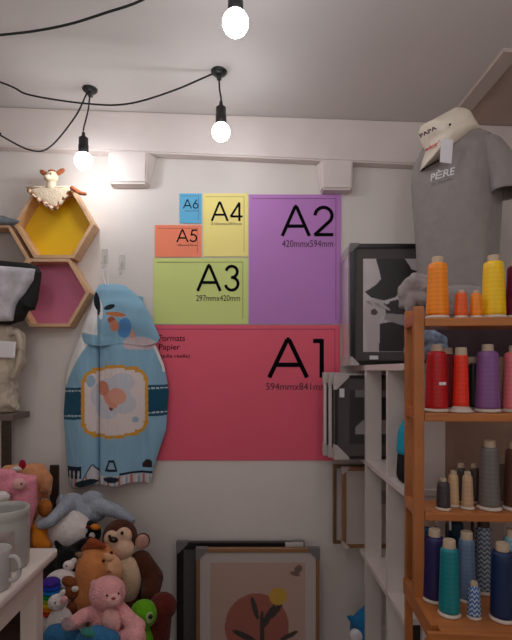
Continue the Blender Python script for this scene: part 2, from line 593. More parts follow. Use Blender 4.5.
def sheet(x0, y0, x1, y1, rgb, txt, tbox, sub, sbox, label, right_line=True, lm=5):
    Ys = WY - 0.004
    a = P(x0, y1, Ys); c = P(x1, y0, Ys)
    root = empty('paper_sheet', ((a.x + c.x) / 2, Ys, a.z), label, 'poster', 'coloured paper size sheets on the wall')
    m = mat('coloured_paper_' + txt, rgb, rough=0.55, bump=0.04, scale=5, spec=0.35)
    # slightly wavy thin sheet
    b = B()
    n = 24; rows = 16
    for sgn, dy in ((1, 0.0), (-1, 0.0015)):
        vs = []
        for j in range(rows + 1):
            r = []
            for i in range(n + 1):
                X = a.x + (c.x - a.x) * i / n; Z = a.z + (c.z - a.z) * j / rows
                w = 0.0009 * noise.noise(Vector((X * 3, Z * 3, 5)))
                r.append(b.verts.new((X, Ys + dy + w, Z)))
            vs.append(r)
        for j in range(rows):
            for i in range(n):
                b.faces.new((vs[j][i], vs[j][i + 1], vs[j + 1][i + 1], vs[j + 1][i]))
    obj('sheet', b, m, root, True)
    Yt = Ys - 0.0014
    b = B(); big_text(b, txt, *tbox, Yt); obj('size_letters', b, M_ink, root)
    if sub:
        t = text_bm(sub, 1.0, 'LEFT')
        xs = [v.co.x for v in t.verts]; ys = [v.co.y for v in t.verts]
        A = P(sbox[0], sbox[3], Yt); Cc = P(sbox[2], sbox[1], Yt)
        for v in t.verts:
            v.co = Vector((A.x + (v.co.x - min(xs)) / (max(xs) - min(xs)) * (Cc.x - A.x), Yt, A.z + (v.co.y - min(ys)) / (max(ys) - min(ys)) * (Cc.z - A.z)))
        obj('dimension_text', t, M_inkfaint, root)
    b = B()
    lw = 0.0016 if x1 - x0 > 80 else 0.0012
    zl = c.z - lm * WY / F * 0.8; xr = c.x - lm * WY / F
    def ln(xa, xb, za, zb):
        b.faces.new([b.verts.new(p) for p in ((xa, Yt, za), (xb, Yt, za), (xb, Yt, zb), (xa, Yt, zb))])
    ln(a.x + lm * 0.6 * WY / F, xr, zl - lw, zl)
    ln(xr - lw, xr, a.z + lm * WY / F, zl)
    obj('border_line', b, M_inkfaint, root)
    return root

sheet(249, 194.5, 341, 324, (194, 130, 202), 'A2', (281, 206, 334, 236), '420mmx594mm', (282, 240, 333, 247), 'large purple paper sheet marked A2, upper right of the sheets')
sheet(203, 193.5, 248.2, 256.5, (255, 236, 142), 'A4', (211, 202, 243, 221), '210mmx297mm', (211, 222.5, 242, 225), 'yellow paper sheet marked A4 between the blue and the purple sheets', lm=4)
sheet(179.5, 193.5, 201.6, 223, (104, 188, 230), 'A6', (183, 199.5, 198.5, 208.5), '105mmx148mm', (185, 210, 198, 211.5), 'small blue paper sheet marked A6, smallest of the sheets', lm=3)
sheet(155, 225, 201.4, 257, (255, 142, 108), 'A5', (176.5, 229.5, 197, 242), '148mmx210mm', (177, 244, 197, 246), 'small orange paper sheet marked A5 left of the yellow sheet', lm=4)
sheet(153.5, 258, 248, 324, (216, 228, 138), 'A3', (196.5, 265, 239.5, 291), '297mmx420mm', (196, 295, 240, 301), 'lime green paper sheet marked A3 above the red pink one', lm=5)
r = sheet(152, 325, 340, 460.5, (238, 96, 120), 'A1', (267.5, 339, 326, 377.5), '594mmx841mm', (266, 383, 327, 390), 'largest sheet, red pink paper marked A1, below the other sheets', lm=5)
for s, (x0, y0, x1, y1) in (('Formats', (159, 335, 185, 341)), ('Papier', (159, 344, 180, 351.5)), ('(taille réelle)', (159, 354, 190, 359))):
    Yt = WY - 0.0054
    t = text_bm(s, 1.0, 'LEFT')
    xs = [v.co.x for v in t.verts]; ys = [v.co.y for v in t.verts]
    A = P(x0, y1, Yt); Cc = P(x1, y0, Yt)
    for v in t.verts:
        v.co = Vector((A.x + (v.co.x - min(xs)) / (max(xs) - min(xs)) * (Cc.x - A.x), Yt, A.z + (v.co.y - min(ys)) / (max(ys) - min(ys)) * (Cc.z - A.z)))
    obj('caption_text', t, M_ink, r)

# ------------------------------------------------------------------ hexagon shelves
HF, HB = 2.10, WY - 0.001
def hexshelf(cx, cy, panel, label, wood=M_hexwood):
    c = P(cx, cy, HF)
    Rx, Rz = 40.0 * HF / F, 34.0 * HF / F
    th = 0.0135
    root = empty('hexagon_shelf', (c.x, WY - 0.05, c.z - Rz), label, 'shelf', 'hexagon wall shelves')
    def hx(k, Y):
        rx, rz = Rx - k * 1.15, Rz - k
        return [Vector((c.x + a * rx, Y, c.z + q * rz)) for a, q in ((1, 0), (0.5, 1), (-0.5, 1), (-1, 0), (-0.5, -1), (0.5, -1))]
    # each hexagon wall board is mitred: one ring
    b = B()
    of, inn, ob, ib = hx(0, HF), hx(th, HF), hx(0, HB), hx(th, HB)
    V = [[b.verts.new(p) for p in q] for q in (of, inn, ib, ob)]
    for i in range(6):
        j = (i + 1) % 6
        for k in range(4):
            q, w = V[k], V[(k + 1) % 4]
            b.faces.new((q[i], q[j], w[j], w[i]))
    bmesh.ops.recalc_face_normals(b, faces=b.faces)
    obj('hexagon_frame', b, wood, root)
    b = B()
    quadbox(b, hx(th - 0.001, WY - 0.010), hx(th - 0.001, WY - 0.003))
    obj('back_panel', b, panel, root)
    return root, c, Rz
h1 = hexshelf(54, 224.0, M_yellow, 'pale wood hexagon wall shelf with a yellow back, the upper one')
h2 = hexshelf(49.5, 292.5, M_rose, 'pale wood hexagon wall shelf with a rose pink back, below the yellow one')
h3 = hexshelf(-10.5, 258.5, M_greyp, 'pale wood hexagon wall shelf with a grey back, cut by the left edge')

# giraffe comforter draped over the upper hexagon
M_giraffe = plushm('giraffe_cream_plush', (238, 216, 188), 0.4)
M_rust = mat('rust_spot_trim', (176, 92, 48), rough=0.9, bump=0.4, scale=60, vary=0.5, vscale=60)
zt = h1[1].z + h1[2]
g0 = Vector(P(52, 190, 2.10)); g0.z = zt + 0.002
root = empty('comforter_toy', g0, 'cream giraffe comforter with rust spotted trim draped over the yellow hexagon shelf', 'plush toy')
yc = HF - 0.012
b = B(); pillow(b, [(30, 190), (40, 187.5), (60, 188), (72, 188), (66, 198), (54.5, 208), (45, 203), (36, 196)], yc, 0.006, 0.006, power=6)
obj('blanket', b, M_giraffe, root, True)
b = B()
q = [P(x, y, HF + 0.04) for x, y in ((31, 189.0), (42, 186.5), (62, 186.5), (76, 189))]
quad = [Vector((p.x, HF - 0.012, zt + 0.003)) for p in q] + [Vector((p.x, HF + 0.07, zt + 0.003)) for p in reversed(q)]
quadbox(b, quad, [p + Vector((0, 0, 0.012)) for p in quad])
bmesh.ops.bevel(b, geom=b.edges[:], offset=0.004, segments=2, affect='EDGES')
obj('blanket_top', b, M_giraffe, root, True)
b = B(); tube(b, [P(x, y, yc - 0.004) for x, y in ((28.5, 190), (35, 197), (45, 204), (54, 208.5), (61, 202), (68, 194), (74, 187.5))], lambda t: 0.0085 + 0.0016 * math.sin(t * 60), 8)
for f in b.faces:
    k = f.calc_center_median()
    f.material_index = 1 if noise.noise(k * 75) > 0.08 else 0
obj('spotted_trim', b, [M_rust, M_giraffe], root, True)
b = B(); limb(b, [P(72, 188, 2.06), P(80, 193, 2.055), P(85, 194, 2.05)], (0.010, 0.009, 0.008))
obj('blanket_corner', b, M_rust, root, mods=FUSE(0.003, 3))
hc = P(52, 177, 2.09)
b = B(); ell(b, hc, (0.027, 0.024, 0.026)); ell(b, hc + Vector((-0.010, -0.022, -0.012)), (0.017, 0.018, 0.013)); limb(b, [hc, P(51, 187.5, 2.10)], (0.018, 0.022))
hd = obj('head', b, M_giraffe, root, mods=FUSE(0.003, 4))
b = B()
for dx, dz, rot in ((-0.034, 0.016, 0.6), (0.036, 0.022, -0.6)):
    ell(b, hc + Vector((dx, 0, dz)), (0.024, 0.007, 0.011), (0, rot, 0), 14)
ell(b, hc + Vector((0, 0.002, 0.024)), (0.018, 0.016, 0.008), seg=14)
obj('ears', b, M_rust, hd, True)
b = B()
for dx in (-0.019, 0.004): ell(b, hc + Vector((dx, -0.024, 0.004)), 0.0032, seg=10)
obj('eyes', b, M_eye, hd, True)

# blue-grey cloth on the third hexagon
zt3 = h3[1].z + h3[2]
b = B()
limb(b, [Vector((-1.12, 2.10, zt3 + 0.018)), Vector((-1.045, 2.10, zt3 + 0.012)), Vector((-1.01, 2.09, zt3 + 0.010))], (0.022, 0.016, 0.007))
limb(b, [Vector((-1.16, 2.12, zt3 + 0.03)), Vector((-1.10, 2.13, zt3 + 0.022))], (0.022, 0.014))
ell(b, Vector((-1.075, 2.12, zt3 + 0.026)), (0.035, 0.02, 0.012), (0, 0.5, 0))
tag(obj('folded_cloth', b, mat('slate_cloth', (120, 126, 132), rough=0.9, bump=0.4, vary=0.4, vscale=40), None, mods=FUSE(0.004, 3)),
    'slate blue crumpled cloth lying on top of the grey backed hexagon shelf', 'cloth')

# ------------------------------------------------------------------ clear hooks on the wall
for i, (x, y, l) in enumerate(((105, 256, 'clear plastic wall hook, left of the two, holding the blue baby cape'), (122, 262, 'clear plastic wall hook, right of the two, above the blue cape'))):
    c = P(x, y, WY - 0.003)
    root = empty('wall_hook', c, l, 'hook', 'clear plastic wall hooks')
    b = B(); box(b, c.x - 0.014, c.x + 0.014, WY - 0.007, WY - 0.0005, c.z - 0.035, c.z + 0.03, 0.003)
    obj('hook_plate', b, M_clear, root)
    b = B(); tube(b, [c + Vector((0, -0.002, 0.0)), c + Vector((0, -0.012, -0.05)), c + Vector((0, -0.035, -0.062)), c + Vector((0, -0.045, -0.035))], 0.0035, 8)
    obj('hook_arm', b, M_clear, root, True)

# ------------------------------------------------------------------ printed baby cape
def interp(tab, y):
    if y <= tab[0][0]: return tab[0][1]
    for (a, va), (c, vc) in zip(tab, tab[1:]):
        if y <= c:
            t = (y - a) / (c - a)
            return va + (vc - va) * t
    return tab[-1][1]
BL = (142, 184, 208)
def inside(poly, x, y):
    r = False
    n = len(poly)
    for i in range(n):
        x1, y1 = poly[i]; x2, y2 = poly[(i + 1) % n]
        if (y1 > y) != (y2 > y) and x < (x2 - x1) * (y - y1) / (y2 - y1) + x1: r = not r
    return r
def elp(x, y, cx, cy, rx, ry, a=0):
    c, s = math.cos(a), math.sin(a)
    dx, dy = x - cx, y - cy
    u, v = dx * c + dy * s, -dx * s + dy * c
    return (u / rx) ** 2 + (v / ry) ** 2 < 1
def badge(x, y, g):
    """cusped badge outline grown by g pixels"""
    dx, dy = abs(x - 116), abs(y - 402)
    if dx < 33 + g and dy < 24 + g: return True
    if dx < 23 + g and dy < 35 + g: return True
    if (dx - 22) ** 2 + (dy - 23) ** 2 < (9.5 + g) ** 2: return True
    return dx < 10 and dy < 37 + g
def cape_col(x, y):
    # baby badge
    yy = y + (x - 117) * 0.03
    if badge(x, yy, 0):
        if not badge(x, yy, -3.4): return (214, 158, 66)
        if elp(x, y, 104.5, 388, 6, 7.5, -0.3): return (212, 134, 112)
        if elp(x, y, 119, 396, 9, 8, 0.5): return (226, 164, 142)
        if elp(x, y, 112, 399, 6, 10.5, -0.55): return (222, 152, 130)
        if elp(x, y, 113, 408, 2.2, 2.8): return (140, 60, 50)
        if elp(x, y, 109, 399, 1.4, 1.4): return (150, 70, 60)
        for q in ((112, 396, 20, 18), (124, 382, 12, 9), (126, 404, 11, 10), (108, 411, 12, 8)):
            if elp(x, y, *q):
                q2 = (q[0], q[1], q[2] - 1.5, q[3] - 1.5)
                return (204, 204, 212)
        if elp(x, y, 92, 381, 4, 6) or elp(x, y, 136, 420, 3.2, 3): return (160, 182, 202)
        return (228, 214, 212)
    # dark band with dashes
    off = -(x - 64) * 0.035
    yb = y - off
    if 388 < yb < 420:
        if (390.5 < yb < 392 or 415.5 < yb < 417) and int(x) % 4 < 3: return (190, 206, 214)
        return (34, 84, 108)
    # houses and cars at the hem
    if y > 455:
        if 67 < x < 83 and 466 < y < 478:
            return (200, 200, 205) if (int(x - 67) % 5 in (2, 3) and y > 470) else (30, 44, 62)
        if 104 < x < 119 and 461 < y < 472:
            w = 3 + (y - 461) * 0.35
            if abs(x - 113) < w: return (28, 40, 60) if abs(x - 113) > w - 2 or y > 469.5 or y < 463 else (150, 180, 200)
        if 465 < y < 480 and abs(x - 93.5) < (y - 463) * 0.6 and abs(x - 93.5) > (y - 463) * 0.6 - 1.3 and x < 100: return (60, 60, 72)
        if 467 < y < 480 and abs(x - 93.5) < min(5, (y - 465) * 0.6): return (206, 200, 202)
        if elp(x, y, 87, 483, 11, 3.5) or elp(x, y, 113, 480, 8, 3): return (34, 48, 60)
        if 121 < x < 152 and 474 < y < 476: return (36, 46, 62)
        if 142 < x < 152 and 462 < y < 470 and abs(x - 148) < y - 460: return (60, 40, 44)
        if y > 476:
            k = int(x * 0.45) % 5
            return ((200, 192, 196), (214, 206, 206), (150, 172, 186), (206, 200, 200), (190, 110, 110))[k] if y > 477 + (k == 2) * 3 else (176, 190, 200)
    if 335 < y < 350 and elp(x, y, 140, 345, 16, 6): return (206, 186, 190)
    return BL
Lb = [(300, 92), (317, 86), (338, 79.5), (352, 73), (366, 68), (378, 65), (414, 62.5), (440, 64), (486, 68)]
Rb = [(300, 142), (338, 154), (344, 154.5), (365, 163), (392, 168), (432, 165), (471, 153), (484, 151)]
root = empty('baby_cape', P(112, 486, 2.13), 'light blue hooded baby cape printed with a sleeping baby, hanging on the wall', 'cape')
def fold(x, y, amp=1.0):
    t = min(1, max(0, (y - 290) / 60.0))
    d = 0.026 * math.exp(-((x - 99) / 1.8) ** 2)            # pinched crease below the hook
    d -= 0.020 * math.exp(-((x - 84) / 12.0) ** 2)
    d -= 0.026 * math.exp(-((x - 122) / 20.0) ** 2)
    d += 0.014 * math.exp(-((x - 143) / 7.0) ** 2) * min(1, max(0, (y - 400) / 50))
    d -= 0.012 * math.exp(-((x - 153) / 7.0) ** 2)
    d += 0.004 * noise.noise(Vector((x * 0.09, y * 0.03, 1))) + 0.002 * noise.noise(Vector((x * 0.3, y * 0.08, 3)))
    return d * t * amp
def bodypos(u, v):
    y = 296 + (486 - 296) * v
    xl, xr = interp(Lb, y), interp(Rb, y)
    x = xl + (xr - xl) * u
    y2 = y - (u * 4 if v > 0.5 else 0) * (v - 0.5) * 2
    y2 += 1.5 * math.sin(u * 14) * max(0, v - 0.85) * 6
    edge = 0.02 * (2 * abs(u - 0.5)) ** 6
    return P(x, y2, 2.128) + Vector((0, fold(x, y) + edge, 0))
def bodycol(u, v):
    y = 296 + (486 - 296) * v
    xl, xr = interp(Lb, y), interp(Rb, y)
    x = xl + (xr - xl) * u
    if y < 385 and x < xl + (388 - y) * 0.30 and x < 90: return (240, 236, 234)
    if 345 < y < 372 and x > xr - 2.5: return (240, 236, 234)
    return cape_col(x, y)
attr_grid('cape_body', 190, 320, bodypos, bodycol, M_cloth, root, mods=[('SOLIDIFY', dict(thickness=0.003, offset=1))], smooth=True)
Lh = [(284, 99), (288, 97), (317, 89), (334, 82), (342, 84)]
Rh = [(284, 116), (286, 125), (295, 136), (304, 144), (320, 152), (337, 160), (342, 157)]
def hoodpos(u, v):
    y = 284 + 58 * v
    xl, xr = interp(Lh, y), interp(Rh, y)
    x = xl + (xr - xl) * u
    yy = y + v * v * (4 * math.sin(u * PI) + 2 * math.sin(u * 9))
    d = -0.030 * (math.sin(min(1, v * 1.5) * PI / 2)) * (1 - (2 * u - 1) ** 4) + 0.02 * math.exp(-((x - 99) / 2.5) ** 2) * v
    d += 0.008 * noise.noise(Vector((x * 0.07, y * 0.07, 9)))
    if u > 0.25:
        k = min(1, (u - 0.25) / 0.15) * max(0, (v - 0.55) / 0.45)
        k = k * k * (3 - 2 * k)
        d = d * (1 - k) + (0.010 + fold(x, yy)) * k - 0.002
    if v < 0.12: d += 0.01 * (0.12 - v) / 0.12
    return P(x, yy, 2.118) + Vector((0, d, 0))
def hoodcol(u, v):
    y = 284 + 58 * v
    xl, xr = interp(Lh, y), interp(Rh, y)
    x = xl + (xr - xl) * u
    if y > 335 and x < 100: return BL
    if x < 99 - (y - 290) * 0.02 and y > 296 and x < 98 + (335 - y) * 0.0 and not (y < 302 and x > 96):
        if elp(x, y, 98, 302, 3.4, 9, -0.2): return (26, 32, 44)
        return (240, 236, 234) if y < 332 else (150, 186, 206)
    if elp(x, y, 97.5, 303, 4.2, 12, -0.25): return (26, 32, 44)
    if elp(x, y, 101.8, 309, 3.2, 10, -0.2): return (232, 232, 232)
    if elp(x, y, 111.5, 307.5, 5.5, 2.4, -0.3): return (34, 40, 46)
    if elp(x, y, 118, 314.5, 10, 2.2, 0.12): return (196, 116, 70)
    if elp(x, y, 116, 325, 4.6, 5.0): return (216, 140, 112)
    if elp(x, y, 113.5, 319.5, 3.5, 3): return (176, 92, 60)
    if elp(x, y, 126, 327, 6.6, 9.5, 0.3): return (92, 146, 202)
    if elp(x, y, 133, 332, 3, 4): return (218, 160, 140)
    if y > 331 and elp(x, y, 140, 342, 16, 8): return (208, 190, 194)
    return BL
attr_grid('hood', 150, 110, hoodpos, hoodcol, M_cloth, root, mods=[('SOLIDIFY', dict(thickness=0.003, offset=1))], smooth=True)
b = B(); hk = P(105, 266, 2.15)
tube(b, [P(106, 286, 2.12), P(103, 276, 2.13), P(105, 268, 2.135), P(108, 276, 2.13), P(108, 286, 2.12)], 0.0025, 8)
obj('hanging_loop', b, M_tag, root, True)

# ------------------------------------------------------------------ left shelf rack with bags
r0 = empty('shelf_rack', (-1.15, 1.98, 0), 'grey wooden shelf rack cut by the left edge, carrying a cream bag', 'shelf')
zb = CZ - 44 * 2.0 / F
b = B(); box(b, -1.42, -0.985, 1.99, 2.15, zb - 0.028, zb, 0.003); obj('shelf_board', b, M_greywood, r0)
b = B(); box(b, -1.42, -1.0, 1.99, 2.15, 0.55, 0.575, 0.003); obj('shelf_board', b, M_greywood, r0)
for x in (-1.02, -1.40):
    for y in (2.01, 2.13):
        xx = x - (0.06 if y > 2.05 else 0) * (1 if x > -1.2 else -1)
        b = B(); box(b, xx - 0.015, xx + 0.015, y - 0.015, y + 0.015, 0, zb - 0.028, 0.002); obj('leg', b, M_darkwood, r0)
root = empty('tote_bag', (-1.06, 2.05, zb), 'cream cloth bag with a pale label, stuffed on the grey rack under the silver pouch', 'bag')
b = B()
pillow(b, [(-45, 328), (0, 325), (14, 326), (22, 331), (25, 345), (24, 362), (17, 380), (15, 395), (18, 411), (10, 413.5), (-20, 413.5), (-48, 413)], 2.05, 0.065, 0.06, wob=0.03, power=3)
obj('bag_body', b, M_linen, root, True, mods=[('SUBSURF', dict(levels=2, render_levels=2))] + CRUMPLE(0.022))
b = B(); tube(b, [P(10, 334, 2.0), P(17, 333, 1.985), P(20.5, 345, 1.985), P(19, 362, 1.985), P(13, 378, 2.0)], 0.011, 10)
obj('bag_strap', b, M_linen, root, True)
b = B(); pillow(b, [(-6, 340), (16, 342), (15, 358), (-7, 358)], 1.972, 0.004, 0.004, power=8)
obj('label_patch', b, M_tag, root, True)
root = empty('pouch', P(0, 327, 2.0), 'silver grey cushion pouch edged in black, lying on the cream bag at the left edge', 'cushion')
b = B()
out = [(-60, 262), (0, 260.5), (28, 263), (38, 266), (41.5, 272), (39, 285), (37, 300), (34, 310), (28, 311), (22, 321), (10, 325), (-60, 324)]
pillow(b, out, 2.0, 0.042, 0.042, power=5, wob=0.012)
obj('black_border', b, mat('black_felt', (20, 18, 20), rough=0.8, bump=0.3), root, True)
b = B()
pillow(b, [(-50, 267), (0, 266), (30, 268.5), (35, 269), (33, 280), (25, 294), (17, 306), (12, 321), (-50, 323)], 1.965, 0.034, 0.02, power=12, wob=0.008)
obj('silver_panel', b, mat('silver_satin', (216, 210, 218), rough=0.45, metal=0.1, bump=0.15, scale=25, vary=0.35, vscale=14), root, True)

# ------------------------------------------------------------------ white cube shelving along the right
U0, U1 = 0.47, 0.90
ZT = 1.42
ZS = [1.033, 0.638, 0.242]
root = empty('shelving_unit', (0.68, 1.82, 0), 'white open shelving unit standing against the wall behind the thread rack', 'shelf')
b = B(); box(b, U0, U1, 1.47, WY - 0.002, ZT - 0.022, ZT, 0.002); obj('top_board', b, M_white, root)
for z in ZS:
    b = B(); box(b, U0, U1, 1.47, WY - 0.002, z - 0.02, z, 0.002); obj('shelf_board', b, M_white, root)
lev = [(0, ZS[2] - 0.02)] + [(ZS[2], ZS[1] - 0.02), (ZS[1], ZS[0] - 0.02), (ZS[0], ZT - 0.022)]
for (za, zb2) in lev:
    for (xa, xb, y) in ((U0, U0 + 0.064, 1.95), (U0, U0 + 0.058, 1.64), (0.53, 0.60, 1.475), (U1 - 0.06, U1, 1.95), (U1 - 0.06, U1, 1.64), (U1 - 0.06, U1, 1.475), (U1 - 0.06, U1, 2.158)):
        b = B(); box(b, xa, xb, y, y + 0.018, za, zb2); obj('upright', b, M_white, root)

# things in the unit
def cbox(x0, x1, y0, y1, z0, h, rgb, label, lid=0.06, name='storage_box'):
    m = mat('box_board', rgb, rough=0.8, bump=0.1, vary=0.1)
    r = empty(name, ((x0 + x1) / 2, (y0 + y1) / 2, z0), label, 'box', 'boxes on the white shelving')
    b = B(); box(b, x0 + 0.003, x1 - 0.003, y0 + 0.003, y1 - 0.003, z0, z0 + h - 0.001, 0.002); obj('box_body', b, m, r)
    b = B(); box(b, x0, x1, y0, y1, z0 + h - lid, z0 + h, 0.002); obj('box_lid', b, m, r)
cbox(0.61, 0.835, 1.50, 1.63, ZS[0], 0.34, (168, 140, 122), 'brown board box on the white shelf behind the grey thread cones', 0.25)
cbox(0.54, 0.615, 1.50, 1.63, ZS[1], 0.30, (186, 172, 164), 'narrow grey box behind the blue cones, leftmost of three', 0.02)
cbox(0.62, 0.695, 1.50, 1.63, ZS[1], 0.31, (160, 148, 142), 'narrow grey box behind the blue cones, middle of three', 0.02)
cbox(0.70, 0.80, 1.50, 1.63, ZS[1], 0.30, (180, 164, 156), 'grey box behind the blue cones, rightmost of three', 0.02)
cbox(0.545, 0.62, 1.68, 1.74, ZS[1], 0.07, (206, 130, 126), 'small pink box seen through the gap of the white uprights', 0.01)
cbox(0.55, 0.66, 1.70, 1.90, ZS[2], 0.32, (56, 48, 46), 'black box low in the white shelving between the uprights', 0.03)
# turquoise and black doll-like pouch
root = empty('drawstring_bag', (0.53, 1.55, ZS[0]), 'turquoise and black soft bag on the white shelf beside the thread rack', 'bag')
b = B(); limb(b, [Vector((0.507, 1.56, ZS[0] + 0.03)), Vector((0.507, 1.56, ZS[0] + 0.09))], (0.032, 0.028)); obj('lower_half', b, mat('black_cloth', (22, 22, 26), rough=0.9), root, mods=FUSE(0.004, 4))
b = B(); limb(b, [Vector((0.508, 1.56, ZS[0] + 0.11)), Vector((0.510, 1.56, ZS[0] + 0.16)), Vector((0.514, 1.56, ZS[0] + 0.20))], (0.032, 0.03, 0.016)); obj('upper_half', b, mat('turquoise_cloth', (30, 160, 196), rough=0.9, bump=0.2), root, mods=FUSE(0.004, 4))
# blue plush low on the shelf
root = empty('plush_bird', (0.455, 2.02, ZS[2]), 'bright blue pointed plush low on the white shelving, under the gold frame', 'plush toy')
M_pb = plushm('blue_plush', (40, 128, 186))
b = B(); ell(b, (0.475, 2.02, ZS[2] + 0.07), (0.055, 0.05, 0.07)); limb(b, [Vector((0.46, 2.0, ZS[2] + 0.10)), Vector((0.405, 1.99, ZS[2] + 0.135))], (0.03, 0.006)); limb(b, [Vector((0.48, 2.02, ZS[2] + 0.11)), Vector((0.50, 2.0, ZS[2] + 0.185))], (0.04, 0.008))
obj('body', b, M_pb, root, mods=FUSE(0.005, 4))
b = B(); ell(b, (0.44, 1.985, ZS[2] + 0.06), (0.03, 0.02, 0.03)); obj('belly_patch', b, M_tag, root, True)

# ------------------------------------------------------------------ picture frames
def picture(x0, x1, yf, z0, z1, fw, fm, mount, mw, label, group, colf=None, depth=0.02, corner=M_card, lean=0.0, grid=(60, 80), cs=0.035, name='picture_frame', corners=(1, 1, 1, 1), mwb=None, mwt=None):
    r = empty(name, ((x0 + x1) / 2, yf + depth, z0), label, 'picture frame', group)
    H = z1 - z0
    def L(b):
        for v in b.verts:
            v.co.y += lean * (v.co.z - z0)
        return b
    b = B()
    mo = None
    for q in ((x0, x0 + fw, z0, z1), (x1 - fw, x1, z0, z1), (x0 + fw, x1 - fw, z1 - fw, z1), (x0 + fw, x1 - fw, z0, z0 + fw)):
        box(b, q[0], q[1], yf, yf + depth, q[2], q[3], 0.0015)
    mo = obj('frame_moulding', L(b), fm, r)
    b = B(); box(b, x0 + fw - 0.001, x1 - fw + 0.001, yf + 0.006, yf + depth - 0.004, z0 + fw - 0.001, z1 - fw + 0.001); obj('mount_board', L(b), mount, r)
    if colf:
        mb = mwb if mwb is not None else mw
        X0, X1, Z0, Z1 = x0 + fw + mw, x1 - fw - mw, z0 + fw + mb, z1 - fw - (mwt if mwt is not None else mw)
        def pos(u, v):
            z = Z1 + (Z0 - Z1) * v
            return Vector((X0 + (X1 - X0) * u, yf + 0.0045 + lean * (z - z0), z))
        attr_grid('art_print', grid[0], grid[1], pos, colf, M_attr, r)
    if corner:
        for k, (cx, cz, sx, sz) in enumerate(((x0, z1, 1, -1), (x1, z1, -1, -1), (x0, z0, 1, 1), (x1, z0, -1, 1))):
            if not corners[k]: continue
            b = B()
            e = 0.002
            tri = [(cx - sx * e, cz - sz * e), (cx + sx * cs, cz - sz * e), (cx + sx * cs * 0.98, cz + sz * cs * 0.15), (cx + sx * cs * 0.15, cz + sz * cs * 0.98), (cx - sx * e, cz + sz * cs)]
            quadbox(b, [(x, yf - 0.002, z) for x, z in tri], [(x, yf + depth + 0.002, z) for x, z in tri])
            # the card corner wraps the moulding: hollow it by keeping only the outer skin
            obj('corner_protector', L(b), corner, mo)
    return r

# hat portrait in black and white
def hatcol(u, v):
    x = 363 + u * 68; y = 262 + v * 89       # drawn on the print's own grid
    base = (206, 196, 196)
    nz = noise.noise(Vector((x * 0.08, y * 0.08, 0))) * 8
    c = tuple(k + nz for k in base)
    # hands and wrist at lower left
    if inside([(366, 302), (378, 300), (388, 306), (384, 316), (378, 322), (379, 351), (367, 351), (366, 335), (363, 318)], x, y): c = (196, 184, 184)
    if elp(x, y, 374, 313, 3.5, 3): c = (82, 74, 76)
    # coat
    if inside([(380, 324), (392, 322), (410, 328), (442, 322), (442, 351), (379, 351)], x, y): c = (58, 53, 54)
    if inside([(386, 312), (404, 310), (442, 318), (442, 326), (404, 326), (384, 320)], x, y): c = (160, 150, 150)
    # face in shade under the brim
    if inside([(384, 304), (402, 300), (414, 308), (412, 316), (386, 314)], x, y): c = (60, 54, 55)
    if elp(x, y, 387.5, 303.5, 3, 1.4, -0.5): c = (206, 200, 200)
    # hat: crown and sweeping brim
    if inside([(376, 263), (379, 272), (381, 281), (377, 286), (371, 290), (364.5, 293.5), (371, 299), (384, 302), (395, 299), (402, 292), (408, 286), (414, 280), (418, 274), (412, 272), (408, 266), (405, 262), (376, 262)], x, y): c = (50, 46, 47)
    if inside([(414, 280), (442, 272), (442, 280), (412, 290)], x, y): c = (60, 55, 56)
    for i in range(4):     # fingers
        if elp(x, y, 372 + i * 4.2, 305 + i * 1.0, 6.5, 1.5, 0.35 + 0.05 * i): c = (186, 176, 176) if i % 2 else (160, 148, 148)
    return c
GRP = 'framed pictures on the white shelving'
picture(0.417, 0.80, 1.985, ZT + 0.001, ZT + 0.503, 0.018, M_blackframe, M_darkmat, 0.034, 'black framed picture of a figure in a dark hat on the white shelving top', GRP, hatcol, grid=(100, 120), corner=M_card, mwb=0.036, mwt=0.044)
b = B(); c = P(374, 357.5, 1.982); box(b, c.x - 0.018, c.x + 0.018, 1.9825, 1.984, c.z - 0.008, c.z + 0.008)
b_par = [o for o in C.objects if o.name.startswith('picture_frame')][0]
obj('price_sticker', b, M_tag, b_par)
for o in [c for k in b_par.children for c in k.children]:
    if o.name.startswith('corner_protector'):
        cz = sum(v.co.z for v in o.data.vertices) / len(o.data.vertices)
        if cz > 0.25: o.data.materials[0] = M_cardg
picture(0.413, 0.79, 2.03, ZT + 0.001, ZT + 0.50, 0.014, M_silverframe, M_darkmat, 0.03, 'silver frame directly behind the black framed hat picture', GRP, depth=0.040)
picture(0.413, 0.78, 2.075, ZT + 0.001, ZT + 0.497, 0.014, M_silverframe, M_darkmat, 0.03, 'silver frame second behind the hat picture, edge only', GRP, depth=0.040)
picture(0.414, 0.78, 2.12, ZT + 0.001, ZT + 0.495, 0.014, M_silverframe, M_darkmat, 0.03, 'silver frame nearest the wall behind the hat picture', GRP, depth=0.040)

def darkcol(u, v):
    if v < 0.13 and u > 0.12: return (120, 112, 114)
    if v > 0.55 and v < 0.82 and u > 0.12 and (u - 0.12) > (0.70 - v) * 1.2: return (150, 142, 144)
    if elp(u, v, 0.75, 0.35, 0.12, 0.3): return (28, 24, 25)
    return (54, 48, 50)
z1 = ZS[0] + 0.001
picture(0.347, 0.66, 1.968, z1, z1 + 0.345, 0.012, M_blackframe, M_darkmat, 0.05, 'charcoal framed dark print on the middle white shelf, front of its stack', GRP, darkcol, cs=0.06)
b = B(); c = P(342, 393, 1.965); box(b, c.x - 0.010, c.x + 0.010, 1.9655, 1.967, c.z - 0.018, c.z + 0.018)
obj('price_sticker', b, M_tag, [o for o in C.objects if o.name.startswith('picture_frame') and o.parent is None][-1])
picture(0.333, 0.65, 2.018, z1, z1 + 0.348, 0.012, M_silverframe, M_darkmat, 0.03, 'black and silver frame in the middle of the stack on the middle shelf', GRP, cs=0.05)
